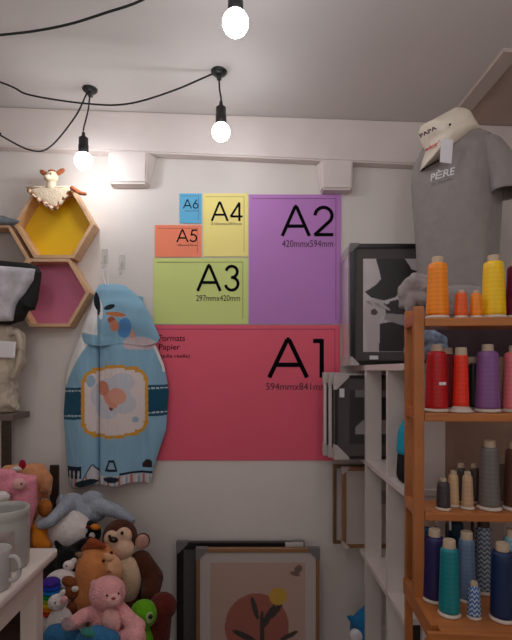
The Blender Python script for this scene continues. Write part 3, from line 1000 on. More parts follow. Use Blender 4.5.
picture(0.318, 0.64, 2.066, z1, z1 + 0.354, 0.012, M_silverframe, M_darkmat, 0.03, 'silver frame at the back of the stack on the middle shelf', GRP, cs=0.05, depth=0.03)

def palecol(u, v):
    if elp(u, v, 0.6, 0.3, 0.25, 0.13, 0.3): return (150, 138, 140)
    if elp(u, v, 0.45, 0.65, 0.12, 0.22): return (176, 164, 162)
    return (192, 180, 176)
z2 = ZS[1] + 0.001
picture(0.395, 0.70, 2.05, z2, z2 + 0.345, 0.016, M_gold, M_whitemat, 0.045, 'gold framed pale print on the lower white shelf, front one', GRP, palecol, corner=M_card, cs=0.03)
picture(0.365, 0.68, 2.10, z2, z2 + 0.345, 0.014, M_goldd, M_whitemat, 0.04, 'dark gold frame behind the pale print on the lower white shelf', GRP, corner=None)

# floor pictures
def abstract(u, v):
    x = 212 + u * 92.0; y = 566 + v * 118.0
    if elp(x, y, 277.5, 600, 8.7, 8.8): return (206, 160, 62)
    for q in ((255, 612, 2.6, 12, -0.25), (268, 621, 3.4, 14, 0.5), (276, 614, 2.6, 10, 0.6), (245, 640, 13, 3, 0.45), (262, 634, 2.2, 20, 0.0), (288, 640, 10, 2.4, -0.5)):
        if elp(x, y, *q): return (66, 58, 56)
    if elp(x, y, 257, 631, 31, 34): return (164, 96, 84)
    if elp(x, y, 297, 573, 3.5, 5, 0.5) or elp(x, y, 294, 577.5, 5, 2, 0.3): return (120, 96, 92)
    return (190, 158, 146)
zf = CZ - (548 - VY) * 2.08 / F
picture(-0.232, 0.300, 2.07, 0.001, zf, 0.016, M_gold, M_whitemat, 0.045, 'gold framed print of a terracotta disc with a yellow sun, on the floor', 'framed pictures on the floor', abstract, corner=M_cardg, cs=0.05, grid=(110, 150), depth=0.024)
picture(-0.325, 0.24, 2.125, 0.001, zf + 0.008, 0.03, M_blackframe, M_darkmat, 0.03, 'black frame standing behind the terracotta disc print', 'framed pictures on the floor', corner=M_cardg, cs=0.05, depth=0.024)
b = B(); box(b, 0.155, 0.235, 2.105, 2.118, zf - 0.03, zf + 0.012, 0.001)
obj('card_label', b, M_card, [o for o in C.objects if o.name.startswith('picture_frame') and o.parent is None][-1])

# ------------------------------------------------------------------ mannequin with grey t-shirt
from mathutils import Euler
SHX = 0.86
MC = Vector((0.768, 1.79, ZT))
ROT = math.radians(-46)          # turned towards the left
root = empty('mannequin_bust', MC, 'cream tailor bust on top of the white shelving, under the grey shirt', 'mannequin')
RM = Matrix.Rotation(ROT, 3, 'Z')
def W(p): return MC + RM @ Vector(p)
TS = [  # z, half width, half depth, y offset (front is -y)
    (0.13, 0.160, 0.108, 0.0), (0.20, 0.158, 0.106, 0.0), (0.32, 0.154, 0.104, 0.0), (0.45, 0.158, 0.110, 0.0), (0.58, 0.166, 0.118, -0.004),
    (0.68, 0.172, 0.118, -0.004), (0.76, 0.172, 0.106, 0.0), (0.81, 0.150, 0.090, 0.006), (0.845, 0.105, 0.074, 0.010), (0.865, 0.066, 0.060, 0.012)]
def tsec(z, g=0.0):
    for a, c in zip(TS, TS[1:]):
        if z <= c[0]:
            t = max(0, (z - a[0]) / (c[0] - a[0])); t = t * t * (3 - 2 * t) if c[0] > 0.75 else t
            return [a[i] + (c[i] - a[i]) * t + (g if i in (1, 2) else 0) for i in (1, 2, 3)]
    return [TS[-1][1] + g, TS[-1][2] + g, TS[-1][3]]
def tpt(th, z, g=0.0, wr=True):
    w, d, o = tsec(z, g)
    w *= SHX; d *= 1.0
    c, s = math.cos(th), math.sin(th)
    e = 0.8
    x = w * math.copysign(abs(c) ** e, c); y = o - d * math.copysign(abs(s) ** e, s)
    if wr:
        k = 0.009 * noise.noise(Vector((c * 2.5, s * 2.5, z * 2.2))) + 0.0022 * math.sin(th * 9 + z * 9) * (1 if z < 0.6 else 0.3)
        x += k * c; y -= k * s
    return W((x, y, z))
def loft(bm, zs, g, seg=64, wr=True, cap=False):
    rings = [[bm.verts.new(tpt(2 * PI * i / seg, z, g, wr)) for i in range(seg)] for z in zs]
    for a, c in zip(rings, rings[1:]):
        for i in range(seg):
            bm.faces.new((a[i], a[(i + 1) % seg], c[(i + 1) % seg], c[i]))
    if cap:
        bm.faces.new(rings[0]); bm.faces.new(rings[-1])
    return bm
b = B(); loft(b, [0.10 + 0.765 * k / 30 for k in range(31)], -0.010, wr=False, cap=True); obj('torso', b, M_cream, root, True)
b = B(); lathe(b, [(0.062, 0.80), (0.058, 0.86), (0.053, 0.90), (0.052, 0.925), (0.045, 0.937), (0.02, 0.942)], W((0, 0.012, 0)), 32); obj('neck', b, M_cream, root, True)
b = B(); q = P(450, 124.5, 1.652); ell(b, q, 0.004, seg=10); NK = b
b = B(); lathe(b, [(0.11, 0.0), (0.11, 0.012), (0.03, 0.02), (0.018, 0.03), (0.018, 0.12)], MC, 32); obj('stand', b, M_darkwood, root, True)

sh = empty('t_shirt', W((0, 0, 0.12)), 'grey short sleeved t-shirt printed PÈRE, worn by the bust', 'shirt')
b = B(); loft(b, [0.12 + 0.743 * k / 60 for k in range(61)], 0.004)
sbody = obj('shirt_body', b, M_grey_shirt, sh, True, mods=[('SOLIDIFY', dict(thickness=0.003, offset=1))])
def sleeve(sgn, length, flare):
    b = B()
    rings = []
    seg = 28
    # from inside the shoulder out and down
    ctr = [(0.095, 0.765), (0.135, 0.765), (0.170, 0.735), (0.196, 0.69), (0.214, 0.64), (0.222, 0.64 - length)]
    rad = [0.060, 0.068, 0.070, 0.070, 0.071, 0.073]
    asp = [0.8, 0.85, 0.9, 0.95, 1.0, 1.0]
    path = smooth_path([Vector((sgn * x * SHX * (0.92 if x > 0.15 else 1), 0.006, z)) for x, z in ctr], 5)
    n = len(path)
    for i, p in enumerate(path):
        t = i / (n - 1)
        k = t * (len(rad) - 1); j = min(int(k), len(rad) - 2)
        r = rad[j] + (rad[j + 1] - rad[j]) * (k - j)
        d = (path[min(i + 1, n - 1)] - path[max(i - 1, 0)]).normalized()
        a = Vector((0, 1, 0)); c = d.cross(a)
        ring = []
        for m in range(seg):
            an = 2 * PI * m / seg
            w = 1 + 0.05 * math.sin(an * 3 + t * 4) + 0.05 * noise.noise(Vector((math.cos(an), math.sin(an), t * 3 + sgn)))
            ring.append(b.verts.new(W(p + a * r * 1.0 * w * math.cos(an) + c * r * 0.72 * w * math.sin(an))))
        rings.append(ring)
    for q, w in zip(rings, rings[1:]):
        for m in range(seg): b.faces.new((q[m], q[(m + 1) % seg], w[(m + 1) % seg], w[m]))
    bmesh.ops.recalc_face_normals(b, faces=b.faces)
    obj('sleeve', b, M_grey_shirt, sh, True, mods=[('SOLIDIFY', dict(thickness=0.004, offset=-1))])
sleeve(1, 0.045, 1.0)
def chest_text(s, size, th0, z0, m, bold=0.0, shear=0.0, name='chest_text', sq=1.0):
    t = text_bm(s, size, 'CENTER', bold, shear)
    bmesh.ops.subdivide_edges(t, edges=t.edges[:], cuts=1)
    for v in t.verts:
        v.co = tpt(th0 - v.co.x * sq / 0.13, z0 + v.co.y, 0.0075)
    obj(name, t, m, sbody)
# angle pi/2 faces the front; the print sits a little to the picture's left of it
M_print = mat('white_print', (226, 224, 224), rough=0.6)
chest_text('PÈRE', 0.036, PI / 2 - 0.02, 0.660, M_print, 0.0008, 0.12, sq=0.72)
b_small = chest_text('de famille', 0.012, PI / 2 - 0.02, 0.643, mat('faded_print', (92, 88, 90)), 0)

# cream cloth draped round the neck
root = empty('neck_cloth', P(447, 168, 1.66), 'cream printed cloth draped over the neck of the bust, with a white tag', 'cloth')
b = B()
pillow(b, [(420.5, 127), (436, 119), (451, 111), (459, 111.5), (467, 115), (472, 124), (477.5, 133), (458, 147), (437, 161), (421.5, 169.5), (424, 158), (428, 147)], 1.745, 0.085, 0.10, wob=0.008, power=2.6, centre=(449, 137))
dc = obj('draped_cloth', b, M_cream, root, True); obj('eyelet', NK, M_ink, dc, True)
b = B(); tube(b, [P(421.5, 169.8, 1.735), P(437, 161.5, 1.70), P(458, 147.5, 1.70), P(477.5, 133.5, 1.735)], 0.0022, 6); obj('dark_hem', b, M_ink, root, True)
b = B(); c = P(446.5, 151, 1.628); R = Euler((0.03, 0.06, 0.1)).to_matrix()
box(b, c.x - 0.021, c.x + 0.021, c.y - 0.001, c.y + 0.001, c.z - 0.040, c.z + 0.040, 0.0008, rot=R); obj('paper_tag', b, M_tag, root)
for s, x, y, sz, m in (('PAPA', 426.5, 136, 0.019, M_inkfaint), ('adoré', 431.5, 149.5, 0.018, mat('red_print', (190, 50, 54), rough=0.6))):
    t = text_bm(s, sz, 'CENTER', 0.0008)
    c = P(x, y, 1.70)
    for v in t.verts:
        q = Matrix.Rotation(math.radians(16), 3, 'Y').inverted() @ Vector((v.co.x, 0, v.co.y))
        dd = 0.018 + (q.x * 0.9)
        v.co = c + Vector((q.x, -dd, q.z))
    obj('cloth_text', t, m, dc)

# ------------------------------------------------------------------ clothes on top of the unit
b = B(); box(b, 0.575, 0.885, 1.48, 1.635, ZT + 0.001, ZT + 0.125, 0.012)
tag(obj('storage_box', b, mat('plum_fabric', (72, 58, 66), rough=0.9, bump=0.2)), 'dark plum fabric box on the white shelving under the grey sweatshirt', 'box')
root = empty('sweatshirt', (0.70, 1.56, ZT + 0.126), 'folded grey sweatshirt lying behind the orange and yellow thread cones', 'shirt')
b = B()
z0 = ZT + 0.13
limb(b, [Vector((0.56, 1.56, z0 + 0.065)), Vector((0.70, 1.57, z0 + 0.065)), Vector((0.85, 1.57, z0 + 0.055))], (0.06, 0.062, 0.055))
limb(b, [Vector((0.56, 1.53, z0 + 0.03)), Vector((0.85, 1.53, z0 + 0.03))], (0.03, 0.03))
obj('folded_body', b, M_grey_knit, root, mods=FUSE(0.006, 8) + CRUMPLE(0.014))
b = B()
limb(b, [P(424, 290, 1.52), P(412, 284, 1.50), P(405, 292, 1.50), P(403, 304, 1.50)], (0.030, 0.026, 0.020, 0.014))
limb(b, [P(420, 300, 1.50), P(412, 298, 1.48), P(409, 309, 1.48)], (0.026, 0.018, 0.012))
limb(b, [P(426, 282, 1.52), P(416, 279, 1.51)], (0.02, 0.02))
obj('crumpled_sleeve', b, M_grey_knit, root, mods=FUSE(0.004, 2) + CRUMPLE(0.026))
b = B()
limb(b, [P(409, 358, 1.49), P(412, 345, 1.49), P(425, 337, 1.49), P(441, 341, 1.49)], (0.012, 0.022, 0.028, 0.022))
limb(b, [P(420, 354, 1.49), P(440, 352, 1.49)], (0.03, 0.03))
tag(obj('knitted_bonnet', b, mat('blue_white_knit', (150, 168, 196), rough=0.95, bump=0.8, scale=60, vary=0.5, vscale=70), None, mods=FUSE(0.004, 2) + CRUMPLE(0.02)),
    'pale blue knitted bundle between the white shelving and the dark red cone', 'bonnet')

# ------------------------------------------------------------------ orange thread rack
RA = math.radians(-4.0)
RO = Vector((0.4345, 1.27, 0))        # foot of the front left post
Rz = Matrix.Rotation(RA, 3, 'Z')
def R2(x, y, z): return RO + Rz @ Vector((x, y, z))
rack = empty('thread_rack', (RO.x + 0.22, RO.y, 0), 'orange pine rack of stepped shelves holding cones of sewing thread', 'shelf')
def rbox(name, x0, x1, y0, y1, z0, z1, m=M_rack, bev=0.003):
    b = B()
    box(b, x0, x1, y0, y1, z0, z1, bev)
    for v in b.verts: v.co = R2(v.co.x, v.co.y, v.co.z)
    return obj(name, b, m, rack)
RW = 0.52
ZR = [1.5376, 1.286, 1.024, 0.793]
pw = 0.027
for x in (0, RW - pw):
    rbox('post', x, x + pw, 0, 0.022, 0.0 if False else ZR[3] + 0.0005, 1.569)     # front post of the upper shelves
    rbox('post', x + 0.010, x + 0.010 + 0.020, 0.125, 0.147, 0.0, 1.572)            # rear post
    rbox('post', x - 0.012, x + 0.013, -0.158, -0.134, 0.0, ZR[3] - 0.0245)          # lower front post
    for z in ZR[:3]:
        rbox('side_rail', x + 0.006, x + 0.022, 0.0225, 0.1245, z - 0.018, z + 0.012)
    rbox('side_rail', x + 0.001, x + 0.019, -0.134, 0.1245, ZR[3] - 0.040, ZR[3] + 0.006) if x == 0 else None
for z in ZR[:3]:
    rbox('shelf_board', pw + 0.0005, RW - pw - 0.0005, -0.002, 0.1245, z - 0.022, z, M_rackh)
rbox('shelf_board', 0.0195, RW + 0.012, -0.150, 0.1245, ZR[3] - 0.022, ZR[3], M_rackh)
rbox('front_rail', -0.012, RW + 0.012, -0.160, -0.1505, ZR[3] - 0.060, ZR[3] - 0.0005, M_rackh)
b = B(); q = P(449.8, 517, 1.30); tube(b, [q + Vector((0, 0, 0.006)), q + Vector((0.001, 0, -0.035))], 0.0035, 8, False)
obj('hanging_peg', b, M_tag, rack, True)

def rack_pt(px, Y0):
    """point of the rack's board under pixel column px at local depth Y0"""
    # solve for local x so that the projected column is px
    x = 0.0
    for _ in range(20):
        w = R2(x, Y0, 0)
        x += ((px - VX) * w.y / F - w.x)
    return R2(x, Y0, 0)
def cone(px, ly, shelf, h, r, rgb, label, rgb2=None, tube_m=None, base_flare=1.0, k=260, n=2.0, taper=0.84, sticker=False):
    p = rack_pt(px, ly); p.z = ZR[shelf] + 0.0006
    root = empty('thread_cone', p, label, 'thread cone', 'cones of sewing thread on the orange rack')
    small = h < 0.12
    fl = 0.006 if not small else 0.0035
    tb = 0.0155 if not small else 0.009
    b = B()
    lathe(b, [(r * 1.04 * base_flare, 0), (r * 1.12 * base_flare, fl * 0.5), (r * 1.06 * (1 + (base_flare - 1) * .7), fl), (r * 0.95, fl + (0.011 if base_flare > 1.3 else 0.004)), (r * 0.5, fl + 0.005)], p, 32)
    obj('cone_base', b, M_cone, root, True)
    b = B()
    z0 = fl + 0.001 + (0.008 if base_flare > 1.3 else 0)
    zt = h * 0.90
    prof = [(r * 0.80, z0), (r * 0.99, z0 + 0.003), (r, z0 + 0.01)]
    for i in range(1, 9):
        t = i / 8
        prof.append((r * (1 - (1 - taper) * t), z0 + 0.01 + (zt - z0 - 0.02) * t))
    prof += [(r * taper * 0.93, zt - 0.004), (r * taper * 0.72, zt - 0.0005), (tb * 0.9, zt)]
    lathe(b, prof, p, 36)
    obj('wound_thread', b, thread_mat('thread', rgb, rgb2, k, n), root, True)
    b = B()
    lathe(b, [(tb, zt - 0.004), (tb * 0.94, h - 0.002), (tb * 0.86, h), (tb * 0.62, h), (tb * 0.6, h - 0.012), (0.001, h - 0.012)], p, 24, cap=False)
    obj('cone_tube', b, tube_m or M_tube, root, True)
    if sticker:
        b = B(); q = p + Vector((0.006, -r * 0.93, h * 0.42)); box(b, q.x - 0.010, q.x + 0.008, q.y - 0.0015, q.y + 0.003, q.z - 0.004, q.z + 0.004)
        obj('small_sticker', b, M_tag, root)
    return root
BH = 0.165
# top shelf
cone(437.5, 0.045, 0, 0.170, 0.0300, (255, 146, 10), 'large orange thread cone at the left end of the top shelf', (214, 104, 8))
cone(461, 0.030, 0, 0.077, 0.0175, (240, 96, 32), 'small red orange thread cone on the top shelf')
cone(476, 0.030, 0, 0.075, 0.0165, (250, 140, 22), 'small light orange thread cone on the top shelf beside the yellow one')
cone(493.5, 0.045, 0, 0.172, 0.0310, (255, 202, 6), 'large yellow thread cone on the top shelf')
cone(517, 0.050, 0, 0.160, 0.0290, (110, 14, 54), 'maroon thread cone on the top shelf at the right edge of the photo')
# second shelf
cone(436.5, 0.045, 1, 0.183, 0.0300, (196, 12, 24), 'large dark red thread cone at the left end of the second shelf', (160, 6, 18), sticker=True)
cone(447, 0.100, 1, 0.176, 0.0265, (150, 16, 28), 'deep red thread cone standing behind the two red ones', (130, 10, 22))
cone(461, 0.030, 1, 0.174, 0.0205, (246, 52, 18), 'scarlet thread cone with a wide grey foot on the second shelf', (206, 30, 10), base_flare=1.45, n=3)
cone(487.5, 0.045, 1, 0.183, 0.0320, (140, 92, 150), 'large purple thread cone on the second shelf', (116, 72, 128))
cone(515, 0.045, 1, 0.180, 0.0320, (232, 122, 128), 'salmon pink thread cone on the second shelf, cut by the right edge', (206, 96, 104))
cone(473.5, 0.105, 1, 0.150, 0.0220, (26, 22, 26), 'black thread cone behind the scarlet and purple cones', (16, 14, 16))
cone(501, 0.105, 1, 0.150, 0.0220, (210, 190, 160), 'cream thread cone behind the purple and pink cones')
# third shelf
cone(443.3, 0.030, 2, 0.084, 0.0180, (66, 58, 62), 'small charcoal thread cone on the third shelf', (44, 38, 42), taper=0.9)
cone(453.5, 0.062, 2, 0.098, 0.0150, (214, 180, 138), 'small sand coloured thread cone behind the charcoal one', (196, 160, 118))
cone(467.5, 0.045, 2, 0.100, 0.0155, (206, 170, 134), 'small beige thread cone on the third shelf beside the grey cone', (176, 136, 104), base_flare=1.15)
cone(461, 0.104, 2, 0.110, 0.0150, (70, 62, 60), 'small dark grey thread cone at the back of the third shelf')
cone(474.5, 0.104, 2, 0.110, 0.0150, (86, 74, 68), 'small brown grey thread cone at the back, left of the grey cone')
cone(489.3, 0.045, 2, 0.186, 0.0275, (118, 112, 108), 'large grey thread cone on the third shelf', (92, 86, 84), base_flare=1.08)
cone(515, 0.045, 2, 0.182, 0.0280, (92, 54, 42), 'large brown thread cone on the third shelf, cut by the right edge', base_flare=1.08)
cone(502.5, 0.104, 2, 0.130, 0.0180, (134, 104, 84), 'tan thread cone at the back between the grey and brown cones')
# bottom shelf
cone(434.5, 0.000, 3, 0.188, 0.0290, (38, 30, 92), 'large navy violet thread cone at the left end of the bottom shelf', (26, 20, 66))
cone(429.5, 0.075, 3, 0.192, 0.0270, (10, 92, 130), 'petrol blue thread cone behind the navy violet cone')
cone(449.3, -0.075, 3, 0.186, 0.0250, (6, 132, 140), 'large teal thread cone at the front of the bottom shelf', (4, 100, 112))
cone(455.5, 0.085, 3, 0.205, 0.0250, (16, 58, 78), 'dark petrol thread cone at the back behind the teal one', tube_m=M_tubed)
cone(466.5, 0.004, 3, 0.182, 0.0235, (110, 134, 164), 'pale steel blue thread cone right of the teal one', (72, 92, 128), k=300)
cone(474, -0.085, 3, 0.088, 0.0165, (170, 190, 214), 'small blue and white zigzag thread cone at the front of the bottom shelf', (44, 84, 150), k=560, n=1.0)
cone(483.5, 0.055, 3, 0.200, 0.0240, (160, 166, 176), 'silver grey thread cone with a dark tube behind the small zigzag one', (74, 88, 112), tube_m=M_tubed, k=500, n=1.0)
cone(502.5, -0.088, 3, 0.186, 0.0280, (14, 42, 86), 'large dark navy thread cone at the front right of the bottom shelf', (8, 28, 60), taper=0.9)
cone(512, 0.02, 3, 0.185, 0.0240, (130, 180, 190), 'light aqua thread cone behind the dark navy one', (100, 150, 164))

# ------------------------------------------------------------------ white table at the left
TZ = 0.89
tx, ty = -0.552, 1.38
root = empty('side_table', (-0.95, 1.0, 0), 'white painted table at the lower left with a mug and a canister on it', 'table')
b = B(); box(b, -1.40, tx, 0.55, ty, TZ - 0.026, TZ, 0.008); obj('table_top', b, M_table, root, True)
b = B(); box(b, tx - 0.054, tx - 0.036, 0.62, ty - 0.06, TZ - 0.105, TZ - 0.026); obj('apron', b, M_table, root)
b = B(); box(b, -1.34, tx - 0.06, ty - 0.042, ty - 0.024, TZ - 0.105, TZ - 0.026); obj('apron', b, M_table, root)
for x in (tx - 0.080, -1.36):
    for y in (0.60, ty - 0.062):
        b = B(); box(b, x, x + 0.045, y, y + 0.045, 0, TZ - 0.026, 0.003); obj('leg', b, M_table, root)
b = B(); box(b, -1.34, tx - 0.04, 0.62, ty - 0.064, 0.60, 0.62, 0.003); obj('lower_shelf', b, M_table, root)

c = Vector(((4 - VX) * 1.25 / F, 1.25, TZ + 0.0005))
root = empty('canister', c, 'grey white ceramic canister with a faded label, behind the mug on the table', 'canister')
b = B(); lathe(b, [(0.054, 0), (0.060, 0.004), (0.061, 0.03), (0.061, 0.115), (0.0605, 0.120), (0.0605, 0.128), (0.0615, 0.130), (0.0615, 0.150), (0.060, 0.1525), (0.055, 0.150), (0.054, 0.14), (0.053, 0.01), (0.001, 0.008)], c, 48, cap=False); obj('pot', b, M_glaze, root, True)
b = B()
for i in range(12):
    for j in range(1):
        a0 = -1.9 + i * 0.10; a1 = a0 + 0.10
        b.faces.new([b.verts.new((c.x + 0.0616 * math.cos(a), c.y + 0.0616 * math.sin(a), c.z + z)) for a, z in ((a0, 0.035), (a1, 0.035), (a1, 0.105), (a0, 0.105))])
obj('faded_label', b, M_label, root)
c = Vector(((-7 - VX) * 1.12 / F, 1.12, TZ + 0.0005))
root = empty('mug', c, 'white mug with its handle to the right at the front of the table', 'mug')
b = B(); lathe(b, [(0.034, 0), (0.038, 0.004), (0.039, 0.09), (0.0385, 0.092), (0.0365, 0.090), (0.036, 0.008), (0.001, 0.006)], c, 40, cap=False); obj('cup', b, M_mug, root, True)
b = B(); tube(b, [c + Vector((0.036, 0, 0.074)), c + Vector((0.054, -0.002, 0.074)), c + Vector((0.064, -0.003, 0.058)), c + Vector((0.062, -0.003, 0.034)), c + Vector((0.050, -0.002, 0.020)), c + Vector((0.036, 0, 0.020))], 0.0045, 10); obj('handle', b, M_mug, root, True)

# ------------------------------------------------------------------ stepped dark chest under the plush toys
root = empty('toy_chest', (-0.8, 1.86, 0), 'dark wooden stepped stand under the heap of plush toys', 'stand')
b = B(); box(b, -0.955, -0.42, 1.42, 2.15, 0.0, 0.45, 0.005); obj('chest_body', b, M_darkwood, root)
b = B(); box(b, -0.955, -0.66, 1.80, 2.15, 0.45, 0.55, 0.004); obj('upper_step', b, M_darkwood, root)
b = B(); box(b, -0.90, -0.862, 2.155, 2.172, 0.0, 0.972, 0.003); obj('back_board', b, M_darkwood, root)

# ------------------------------------------------------------------ plush toys
def eyes(root, pts, r=0.006, m=M_eye, name='eye'):
    for p in pts:
        b = B(); ell(b, p, r, seg=12); obj(name, b, m, root, True)
def R_(px, Y): return px * Y / F
GT = 'heap of plush toys'
# monkey
Y = 1.90
M_br = plushm('brown_plush', (84, 44, 30)); M_tan = plushm('tan_plush', (226, 188, 160), 0.3); M_crm = plushm('cream_plush', (226, 196, 164), 0.5)
root = empty('plush_monkey', P(125, 640, Y), 'brown plush monkey with a tan face, tallest of the toy heap at its right side', 'plush toy', GT)
b = B()
hc = P(120, 537, Y)
ell(b, hc, (R_(17.5, Y), 0.065, R_(17.5, Y)))
ell(b, P(128, 585, Y), (R_(22, Y), 0.085, R_(32, Y)))
limb(b, [P(141, 562, Y - 0.02), P(153, 578, Y - 0.03), P(150, 594, Y - 0.08)], (0.045, 0.042, 0.036))
limb(b, [P(112, 600, Y - 0.04), P(150, 628, Y - 0.10)], (0.05, 0.045))
ell(b, P(125, 592, Y), (0.10, 0.09, 0.07))
obj('body', b, M_br, root, mods=FUSE(0.006, 4))
b = B(); ell(b, P(112, 539, Y - 0.050), (0.032, 0.024, 0.034)); ell(b, P(124, 536, Y - 0.050), (0.032, 0.022, 0.034)); ell(b, P(121, 549, Y - 0.052), (0.052, 0.038, 0.044))
fc = obj('face', b, M_tan, root, mods=FUSE(0.004, 4))
b = B(); ell(b, P(126, 580, Y - 0.058), (R_(15, Y), 0.045, R_(24, Y))); obj('belly', b, M_crm, root, True)
b = B(); ell(b, P(113.5, 539.7, Y - 0.090), (0.018, 0.012, 0.0115), (0, 0.25, 0)); obj('nose', b, M_eye, fc, True)
eyes(fc, [P(109.5, 536.5, Y - 0.074), P(122, 533, Y - 0.074)], 0.0065)
b = B(); ell(b, P(142.5, 541, Y - 0.005), (0.030, 0.014, 0.032), (0, 0.2, 0.35)); er = obj('ear', b, M_br, root, True)
b = B(); ell(b, P(142.0, 542, Y - 0.018), (0.027, 0.012, 0.030), (0, 0.2, 0.35)); obj('inner_ear', b, plushm('ear_pink', (196, 150, 134), 0.3), er, True)
b = B(); limb(b, [P(150, 620, Y - 0.12), P(163, 606, Y - 0.20)], (0.045, 0.046)); ell(b, P(163, 606, Y - 0.20), (0.05, 0.04, 0.048)); limb(b, [P(160, 612, Y - 0.2), P(158, 636, Y - 0.18)], (0.045, 0.045))
obj('foot', b, plushm('red_brown_plush', (100, 36, 28)), root, mods=FUSE(0.005, 4))

# round horse cushion
Y = 1.74
M_or = plushm('orange_tan_plush', (208, 134, 80), 0.3); M_peach = plushm('peach_plush', (226, 172, 130), 0.3)
root = empty('plush_horse', P(98, 640, Y), 'orange tan egg shaped plush horse behind the pink bear', 'plush toy', GT)
b = B(); ell(b, P(99, 578, Y), (R_(23, Y), 0.085, R_(36, Y)), (0, -0.12, 0)); ell(b, P(97, 592, Y), (R_(26, Y), 0.09, R_(27, Y)))
obj('body', b, M_or, root, mods=FUSE(0.007, 6))
b = B(); ell(b, P(114, 568, Y - 0.036), (R_(8, Y), 0.042, R_(13, Y)), (0, -0.35, 0)); obj('muzzle', b, M_peach, root, True)
b = B(); limb(b, [P(84, 550, Y - 0.01), P(92, 543.5, Y - 0.02), P(104, 546, Y - 0.03)], (0.012, 0.021, 0.010)); obj('forelock', b, plushm('rust_plush', (150, 72, 34)), root, mods=FUSE(0.004, 3))
b = B(); ell(b, P(82, 555.5, Y - 0.03), (0.026, 0.010, 0.012), (0, 0.25, 0)); obj('ear', b, plushm('grey_tan_plush', (150, 116, 90)), root, True)
b = B(); ell(b, P(108, 557, Y - 0.066), (0.020, 0.008, 0.013), (0, 0.5, 0)); obj('blaze', b, M_peach, root, True)
eyes(root, [P(103.5, 561, Y - 0.088), P(111.5, 552.5, Y - 0.082)], 0.0055)
b = B(); tube(b, [P(107, 573, Y - 0.088), P(109, 571, Y - 0.09), P(111, 573, Y - 0.09)], 0.002, 6); obj('mouth', b, mat('red_stitch', (150, 50, 40)), root, True)

# pink bear
Y = 1.56
M_pk = plushm('pink_plush', (242, 172, 172)); M_pk2 = plushm('light_pink_plush', (240, 182, 176), 0.6)
root = empty('plush_bear', P(108, 650, Y), 'pink plush bear sitting at the front of the toy heap', 'plush toy', GT)
b = B()
hc = P(107.5, 593, Y)
ell(b, hc, (R_(18.5, Y), 0.054, R_(16.5, Y)))
ell(b, P(107, 626, Y + 0.01), (R_(18, Y), 0.055, R_(22, Y)))
limb(b, [P(96, 612, Y), P(84, 616, Y - 0.03), P(73, 623, Y - 0.05)], (0.026, 0.024, 0.022))
limb(b, [P(120, 610, Y), P(130, 620, Y - 0.03), P(139, 626, Y - 0.05)], (0.026, 0.024, 0.022))
limb(b, [P(115, 642, Y - 0.02), P(136, 638, Y - 0.08)], (0.032, 0.032))
limb(b, [P(100, 644, Y - 0.02), P(88, 652, Y - 0.08)], (0.032, 0.032))
ell(b, P(94, 583, Y + 0.005), (0.013, 0.010, 0.011)); ell(b, P(119, 583, Y + 0.005), (0.013, 0.010, 0.011))
obj('body', b, M_pk, root, mods=FUSE(0.005, 3))
b = B(); ell(b, P(113.5, 600, Y - 0.044), (0.026, 0.022, 0.020)); obj('muzzle', b, M_pk2, root, True)
b = B(); ell(b, P(111, 622, Y - 0.038), (0.033, 0.018, 0.044)); obj('belly', b, M_pk2, root, True)
b = B(); ell(b, P(113.5, 598.5, Y - 0.066), (0.007, 0.004, 0.0045)); obj('nose', b, mat('nose_pink', (150, 70, 74)), root, True)
eyes(root, [P(107, 595.5, Y - 0.052), P(118.5, 593.5, Y - 0.046)], 0.0035)
b = B(); ell(b, P(67.5, 624, Y - 0.078), (0.020, 0.004, 0.022)); obj('round_tag', b, mat('pale_tag', (206, 176, 182), rough=0.5, vary=0.4, vscale=60), root, True)

# green turtle
Y = 1.66
root = empty('plush_turtle', P(143, 640, Y), 'lime green plush turtle head poking out right of the pink bear', 'plush toy', GT)
M_gr = plushm('lime_plush', (104, 176, 30), 0.4)
b = B(); ell(b, P(143.5, 614, Y), (R_(14, Y), 0.045, R_(14, Y))); ell(b, P(138, 636, Y + 0.03), (0.06, 0.06, 0.06)); obj('body', b, M_gr, root, mods=FUSE(0.005, 4))
b = B(); ell(b, P(148.5, 617.5, Y - 0.030), (0.017, 0.012, 0.020)); ep = obj('eye_patch', b, plushm('pale_green_plush', (168, 196, 130), 0.2), root, True)
eyes(ep, [P(150.5, 616.5, Y - 0.043)], 0.008)

# black and white cow
Y = 1.78
M_bk = plushm('black_plush', (20, 18, 20)); M_wh = plushm('white_plush', (232, 222, 218), 0.5)
root = empty('plush_cow', P(64, 600, Y), 'black plush cow with a white muzzle between the penguin and the horse', 'plush toy', GT)
b = B()
ell(b, P(67, 559, Y), (0.052, 0.045, 0.046)); limb(b, [P(62, 552, Y), P(56, 542, Y)], (0.018, 0.008)); limb(b, [P(52, 562, Y), P(46, 570, Y)], (0.026, 0.014)); ell(b, P(58, 563, Y + 0.02), (0.055, 0.05, 0.05))
limb(b, [P(72, 552, Y + 0.02), P(84, 543, Y + 0.03), P(90, 540, Y + 0.03)], (0.025, 0.02, 0.014))
ell(b, P(64, 580, Y + 0.03), (0.08, 0.07, 0.07))
obj('body', b, M_bk, root, mods=FUSE(0.005, 3))
b = B(); ell(b, P(69, 565.5, Y - 0.045), (0.022, 0.018, 0.018)); ell(b, P(74, 561, Y - 0.035), (0.012, 0.010, 0.012), (0, 0.3, 0)); obj('muzzle', b, M_wh, root, mods=FUSE(0.003, 3))
eyes(root, [P(76, 555, Y - 0.040), P(66.5, 566, Y - 0.064)], 0.003)

